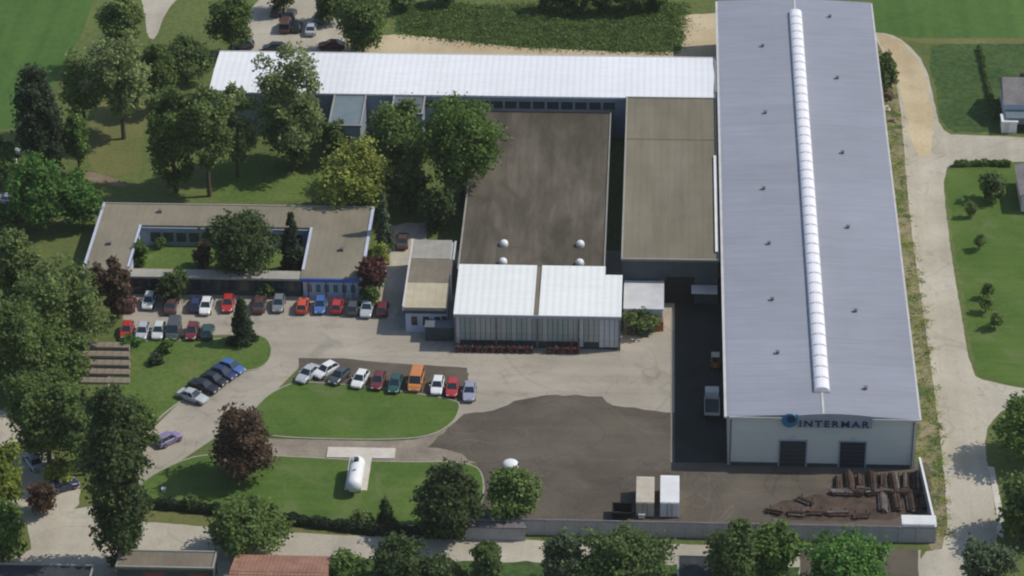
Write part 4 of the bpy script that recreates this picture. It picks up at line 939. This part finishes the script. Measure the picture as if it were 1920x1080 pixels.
# far left & park
T(32, 112, 122, 335, 'poplar', 'conifer', 'tall dark columnar conifer at the left edge of the park', .5, 'columnar_conifer', leaf=.24)
T(178, 268, -20, 110, 'sparse', 'olive', 'olive tree at the top left beside the field', 2)
T(108, 200, 95, 225, 'sparse', 'olive', 'dull olive tree at the field edge, left of the grey-green park pair', 2)
T(165, 280, 50, 230, 'sparse', 'grey', 'big grey-green tree standing at the field edge', 3)
T(255, 330, 70, 190, 'sparse', 'mid', 'loose green tree right of the big grey-green field-edge tree', 2)
T(395, 470, -15, 92, 'round', 'mid', 'green tree between the park path and the far car park', 1.5)
T(300, 395, 70, 150, 'sparse', 'dark', 'dark shaded tree beyond the park giants', 1)
T(268, 378, 140, 345, 'sparse', 'mid', 'huge mid green tree in the middle of the park', 1.5)
T(335, 432, 120, 330, 'sparse', 'olive', 'huge olive tree overlapping the park giant on its right side', 3.5)
T(400, 478, 150, 305, 'sparse', 'grey', 'pale grey-green tree left of the tree against the white roof', 2.5)
T(478, 608, 92, 290, 'sparse', 'grey', 'loose pale tree standing out against the white roof', 3)
T(500, 600, 180, 300, 'round', 'mid', 'fuller tree below the loose pale one at the white roof', 1.5)
T(600, 655, 215, 300, 'sparse', 'dark', 'small dark tree in front of the blue-grey annex', .8)
T(600, 736, 252, 392, 'willow', 'yellow', 'yellow-green weeping willow behind the office', 1.0, 'weeping_willow')
T(694, 800, 185, 330, 'round', 'mid', 'mid green tree between the willow and the big green one', 2)
T(790, 938, 180, 345, 'round', 'bright', 'biggest bright green tree leaning over the brown flat roof', 4.5, dens=1.15)
T(735, 800, 290, 390, 'round', 'deep', 'dark shaded tree behind the site path', 1)
T(780, 850, 340, 425, 'round', 'deep', 'dark rounded tree beside the corner of the brown roof', .8)
T(700, 738, 360, 470, 'conifer', 'blue', 'slim blue-green conifer at the office corner', .4, 'slim_conifer', leaf=.2)
T(118, 168, 205, 318, 'round', 'bright', 'bright green tree just right of the columnar conifer', 1)
T(12, 122, 300, 425, 'round', 'lush', 'lush bright green tree at the left, larger of the pair', 1)
T(112, 190, 320, 420, 'round', 'lush', 'lush bright green tree touching the office corner, smaller of the pair', 1)
T(-40, 30, 255, 345, 'round', 'mid', 'green tree cut by the left edge near the bins', 1)
T(-30, 40, 380, 440, 'round', 'dark', 'dark low tree cut by the left edge below the bins', .5)
# left mass
T(-30, 82, 425, 590, 'sparse', 'olive', 'olive tree at the left edge level with the office', 2)
T(50, 200, 490, 660, 'sparse', 'olive', 'broad olive-green tree left of the office car row', 1.5)
T(-50, 90, 560, 730, 'round', 'mid', 'green tree at the left edge level with the car rows', 2)
T(60, 165, 610, 730, 'round', 'mid', 'green tree just left of the stepped terrace', 1)
T(15, 150, 690, 850, 'round', 'mid', 'broad tree above the shaded forecourt', 2.5)
T(95, 205, 722, 862, 'round', 'mid', 'large green tree behind the tall poplar, left of its top', 3)
T(225, 292, 740, 850, 'round', 'mid', 'green tree beside the driveway left of the purple car', 1)
T(158, 270, 712, 1064, 'poplar', 'deep', 'towering dark poplar at the lower left', .8, 'tall_poplar', dens=1.2)
T(-45, 42, 835, 960, 'round', 'lime', 'yellow-green tree at the lower left edge, upper of two', 1)
T(-50, 44, 930, 1055, 'round', 'bright', 'bright green tree at the lower left edge, lower of two', 1)
T(90, 140, 862, 908, 'shrub', 'yellow', 'yellow-green shrub above the navy car in the shade', .2, 'shrub', 'shrub')
T(55, 100, 800, 840, 'shrub', 'bright', 'bright shrub at the corner of the pale forecourt', .2, 'shrub', 'shrub')
T(52, 105, 905, 960, 'round', 'purple', 'small purplish tree in the shaded forecourt', .5)
# purple trees
T(162, 205, 490, 565, 'round', 'purple', 'smaller dark purple tree at the office left wing', .8, 'purple_tree')
T(194, 246, 483, 590, 'round', 'purple', 'larger dark purple tree at the office left wing', .8, 'purple_tree')
T(668, 722, 474, 548, 'round', 'darkpurple', 'dark red-leaved tree at the office right corner', .8, 'purple_tree')
T(398, 510, 764, 893, 'round', 'purple', 'big round purple-leaved tree between driveway and lawns', 1.2, 'purple_tree', dens=1.1)
# courtyard
T(390, 522, 392, 522, 'round', 'deep', 'large dark green tree filling the office courtyard', 1.2)
T(522, 572, 398, 510, 'conifer', 'conifer', 'dark conifer at the right end of the courtyard', .3, 'conifer', leaf=.22)
T(362, 400, 450, 500, 'shrub', 'purple', 'purple-brown shrub left of the big courtyard tree', .2, 'shrub', 'shrub', leaf=.2)
T(250, 278, 450, 500, 'shrub', 'bright', 'bright shrub along the left wall of the courtyard', .1, 'shrub', 'shrub', leaf=.2)
T(288, 310, 445, 465, 'shrub', 'dark', 'small dark shrub at the back of the courtyard lawn', .1, 'shrub', 'shrub', leaf=.2)
# office front
T(426, 480, 556, 642, 'conifer', 'conifer', 'small dark conifer between the two office car rows', .2, 'conifer', leaf=.2, dens=1.2)
T(296, 345, 512, 568, 'round', 'deep', 'dark green bush-like tree against the office front', .3)
T(318, 352, 498, 550, 'sparse', 'bright', 'slender bright green tree in front of the courtyard opening', .6)
T(484, 515, 528, 556, 'shrub', 'olive', 'olive shrub below the office corridor roof', .1, 'shrub', 'shrub', leaf=.2)
T(678, 712, 535, 575, 'shrub', 'bright', 'green shrub under the red-leaved corner tree', .1, 'shrub', 'shrub', leaf=.2)
T(700, 730, 455, 500, 'shrub', 'yellow', 'yellow-green shrub along the office right wing', .1, 'shrub', 'shrub', leaf=.2)
T(690, 720, 500, 545, 'shrub', 'mid', 'mid green shrub along the office right wing, nearer the front', .1, 'shrub', 'shrub', leaf=.2)
T(300, 330, 634, 660, 'shrub', 'bright', 'round green shrub on the west lawn behind the dark one', .1, 'shrub', 'shrub', leaf=.2)
T(278, 308, 664, 686, 'shrub', 'conifer', 'dark flat juniper shrub on the west lawn', .05, 'shrub', 'shrub', leaf=.2)
T(222, 262, 628, 655, 'shrub', 'lush', 'lush shrub at the left end of the west lawn cars', .1, 'shrub', 'shrub', leaf=.2)
# south lawn trees
T(780, 898, 872, 1002, 'round', 'deep', 'dark green round tree at the east end of the south lawn', 1.0, dens=1.1)
T(905, 1012, 872, 972, 'round', 'mid', 'round green tree leaning over the asphalt yard edge', 1.0, dens=1.1)
T(392, 527, 932, 1038, 'round', 'mid', 'round green tree on the hedge line above the terracotta roof', 1.0, dens=1.1)
T(704, 742, 930, 985, 'conifer', 'dark', 'small cone-shaped sapling on the south lawn near the hedge', .2, 'small_conifer', leaf=.18)
T(338, 372, 930, 956, 'shrub', 'mid', 'small green shrub at the hedge left of the round tree', .1, 'shrub', 'shrub', leaf=.18)
T(660, 702, 958, 990, 'shrub', 'olive', 'brown-green shrub beside the small cone-shaped sapling', .1, 'shrub', 'shrub', leaf=.18)
# bottom row
T(612, 682, 1034, 1100, 'round', 'bright', 'bright green tree right of the terracotta roof at the bottom', .8)
T(696, 792, 1002, 1095, 'round', 'deep', 'dark green tree at the bottom below the cone-shaped sapling', 1)
T(780, 870, 1040, 1110, 'round', 'deep', 'low dark tree at the bottom edge, left of the slim one', .8)
T(884, 942, 1008, 1105, 'round', 'dark', 'slim green tree alone at the bottom edge', 1)
T(1014, 1100, 998, 1100, 'round', 'blue', 'blue-green tree at the left of the bottom middle pair', 1)
T(1085, 1250, 988, 1120, 'round', 'dark', 'wide green tree at the right of the bottom middle pair', 1.5)
T(1330, 1425, 972, 1110, 'round', 'dark', 'tall green tree overlapping the yard wall, left of its pair', 1.5)
T(1400, 1495, 978, 1085, 'round', 'bright', 'green tree overlapping the yard wall, right of its pair', 1.5)
T(1505, 1662, 998, 1130, 'round', 'lush', 'broad bright green tree at the bottom right of the wall', 1.2)
T(1800, 1900, 1002, 1110, 'sparse', 'blue', 'loose grey-green tree at the bottom right corner beside the lane', 1)
# right side
T(1868, 1990, 738, 860, 'round', 'bright', 'bright green tree cut by the right edge at the lane junction', .8)
T(1872, 1990, 885, 1010, 'round', 'mid', 'green tree cut by the right edge above the bottom corner', .8)
T(1838, 1885, 322, 375, 'round', 'dark', 'small dark tree at the top of the eastern plot', .4)
T(1640, 1682, 92, 165, 'round', 'dark', 'dark bushy tree between the hall far corner and the sandy lane', .5)
for i, (px, py) in enumerate([(1822, 392), (1838, 452), (1854, 543), (1850, 570), (1866, 600)]):
    T(px - 11, px + 11, py - 14, py + 12, 'shrub', 'mid', ['sapling farthest up the eastern plot', 'second sapling from the top of the eastern plot', 'middle sapling of the eastern plot', 'fourth sapling down the eastern plot', 'nearest sapling of the eastern plot'][i], .5, 'sapling', 'sapling', leaf=.16, group='saplings on the eastern plot')
# top edge
T(632, 725, -25, 92, 'round', 'mid', 'green tree overlapping the far car park on its right', 1.2)
T(585, 645, -40, 35, 'round', 'dark', 'dark tree at the top of the far car park', 1)
T(500, 560, -50, 15, 'round', 'dark', 'dark tree at the top edge above the black cars', 1)
for i, (px, ww, yb) in enumerate([(752, 60, 14), (835, 46, 6), (1030, 40, 16), (1078, 52, 20), (1130, 44, 22), (1180, 56, 20), (1232, 44, 14)]):
    T(px - ww / 2, px + ww / 2, -38, yb, 'round', 'dark', ['leftmost tree of the far row along the top edge', 'second tree from the left of the far row along the top edge', 'third tree from the left of the far row, first of the close group', 'middle tree of the far row along the top edge', 'third tree from the right of the far row along the top edge', 'second tree from the right of the far row along the top edge', 'rightmost tree of the far row, nearest the hall'][i], .5, group='dark trees along the top edge', leaf=.3)
# yard shrub
T(1172, 1238, 572, 624, 'sparse', 'olive', 'loose olive shrub growing beside the pale grey shed in the yard', .3, 'yard_shrub', 'shrub', leaf=.2)

def hedge(name, label, path, width, height, col, n, leaf=.2, cat='hedge', kind=None, dens=1):
    P = []; L = [math.dist(path[i], path[i + 1]) for i in range(len(path) - 1)]
    tot = sum(L); out = []
    tt = RNG.uniform(0, tot, n)
    cum = np.cumsum([0] + L)
    idx = np.clip(np.searchsorted(cum, tt, 'right') - 1, 0, len(L) - 1)
    A = np.array(path)[idx]; B = np.array(path)[idx + 1]; f = ((tt - cum[idx]) / np.array(L)[idx])[:, None]; q = A + (B - A) * f
    d = (B - A) / np.linalg.norm(B - A, axis=1)[:, None]; nn = np.stack([-d[:, 1], d[:, 0]], 1)
    a = RNG.uniform(-.3, math.pi + .3, n); lump = 1 + .12 * np.sin(tt * 1.9) + .08 * np.sin(tt * 4.3 + 1)
    off = np.cos(a) * width / 2 * lump; z = np.clip(np.sin(a), 0, 1) ** .5 * height * lump * RNG.uniform(.55, 1, n)
    pts = np.column_stack([q + nn * off[:, None], z + .08]); N = np.column_stack([nn * np.cos(a)[:, None], np.sin(a) + .3])
    me = leafmesh(name, pts, N, leaf); o = link(name, me); tag(o, label, cat); o.color = TC[col] + (1,); return o
hedge('clipped_hedge', 'long dark clipped hedge along the south side of the lawn', [G(*p) for p in ((256, 948), (330, 954), (400, 962), (540, 980), (700, 1000), (800, 1004), (872, 1006))], 1.25, 1.35, 'conifer', 26000, .13)
hedge('boundary_hedge', 'narrow dark hedge running between the two north-eastern plots', [G(*p) for p in ((1836, 92), (1848, 140), (1858, 190), (1866, 225))], .7, .9, 'dark', 2500, .14)
hedge('roadside_hedge', 'dark hedge at the top of the eastern plot along the side lane', [G(*p) for p in ((1790, 312), (1850, 310), (1895, 312))], .8, .9, 'mid', 1200)
# thicket in the dark meadow and verge tufts: uncountable
def scatter(name, poly, n, zmax, col, leaf, label=None, clump=60, spread=1.2):
    xs = [p[0] for p in poly]; ys = [p[1] for p in poly]; pp = []
    def inside(x, y):
        c = False; j = len(poly) - 1
        for i in range(len(poly)):
            if (poly[i][1] > y) != (poly[j][1] > y) and x < (poly[j][0] - poly[i][0]) * (y - poly[i][1]) / (poly[j][1] - poly[i][1]) + poly[i][0]: c = not c
            j = i
        return c
    cl = []
    while len(cl) < clump:
        x, y = random.uniform(min(xs), max(xs)), random.uniform(min(ys), max(ys))
        if inside(x, y): cl.append((x, y, random.uniform(.4, 1)))
    c = np.array(cl)[RNG.integers(0, clump, n)]; e = RNG.normal(size=(n, 2)) * spread * .5
    h = c[:, 2] * zmax * np.exp(-(e ** 2).sum(1) / (spread ** 2 * .5)) * RNG.uniform(.2, 1, n)
    P = np.column_stack([c[:, :2] + e, h + .03]); N = np.column_stack([e * .4, np.ones(n)])
    o = link(name, leafmesh(name, P, N, leaf)); o['kind'] = 'stuff'; o['category'] = 'plants'; o['label'] = label; o.color = TC[col] + (1,); return o
scatter('thicket', [G(*p) for p in ((745, 12), (1285, 8), (1275, 60), (1265, 98), (950, 86), (760, 64))], 40000, .45, 'mid', .16, 'dark tangled thicket covering the meadow behind the white-roofed building', 1500, 2.0)
scatter('verge_weeds', [G(*p) for p in ((1642, 90), (1668, 120), (1690, 220), (1706, 380), (1736, 560), (1762, 740), (1782, 1010), (1760, 1010), (1722, 850), (1700, 680), (1650, 180))], 3500, .3, 'mid', .10, 'patchy weeds growing on the strip between the grey hall and the lane', 260, .7)
scatter('dry_weeds', [G(*p) for p in ((1642, 90), (1668, 120), (1690, 220), (1706, 380), (1736, 560), (1762, 740), (1782, 1010), (1760, 1010), (1722, 850), (1700, 680), (1650, 180))], 6000, .2, 'yellow', .09, 'dry yellowish weeds mixed into the strip beside the grey hall', 120, 1.0)
for i, (px, py, s, mt) in enumerate([(1655, 165, .9, 'cbeige'), (1668, 185, 1.1, 'rust'), (1660, 205, .7, 'cbeige'), (1672, 228, .6, 'soil')]):
    x, y = G(px, py); mb = MB(); nn = 9
    t = thing('rubble_heap', ['pale rubble heap farthest up the strip beside the hall', 'brown rubble heap in the strip beside the hall', 'pale small rubble heap in the strip beside the hall', 'lowest soil heap in the strip beside the hall'][i], 'rubble', (x, y, 0))
    for q in range(10):
        a = random.uniform(0, 6.28); rr_ = random.uniform(0, s * 1.2); hz = max(0, (1.3 * s - rr_)) * .5; z_ = random.uniform(.15, .45) * s
        m_ = MB(); cx_, cy_ = rr_ * math.cos(a), rr_ * math.sin(a); m_.add([(cx_ + z_ * random.uniform(.7, 1.2) * math.cos(b), cy_ + z_ * random.uniform(.7, 1.2) * math.sin(b), -.05 if l == 0 else hz + z_ * random.uniform(.6, 1)) for l in (0, 1) for b in [k_ * 1.257 for k_ in range(5)]],
            [(4, 3, 2, 1, 0), (5, 6, 7, 8, 9)] + [(i_, (i_ + 1) % 5, 5 + (i_ + 1) % 5, 5 + i_) for i_ in range(5)]); m_.build('stone', M[mt], t)

# ------------------------------------------------------------------ light summer haze over the whole place
hz = MB().box(-420, -420, -1.2, 420, 620, 262).mesh('haze', M['white']); hz.materials.clear()
hm = bpy.data.materials.new('haze_air'); hm.use_nodes = True; ht = hm.node_tree; ht.nodes.clear()
ho = ht.nodes.new('ShaderNodeOutputMaterial'); hv = ht.nodes.new('ShaderNodeVolumePrincipled'); hv.inputs['Color'].default_value = (.92, .92, .84, 1)
hv.inputs['Density'].default_value = .00006; hv.inputs['Anisotropy'].default_value = .2
ht.links.new(hv.outputs[0], ho.inputs['Volume']); hz.materials.append(hm)
ho_ = link('haze', hz); ho_['kind'] = 'stuff'
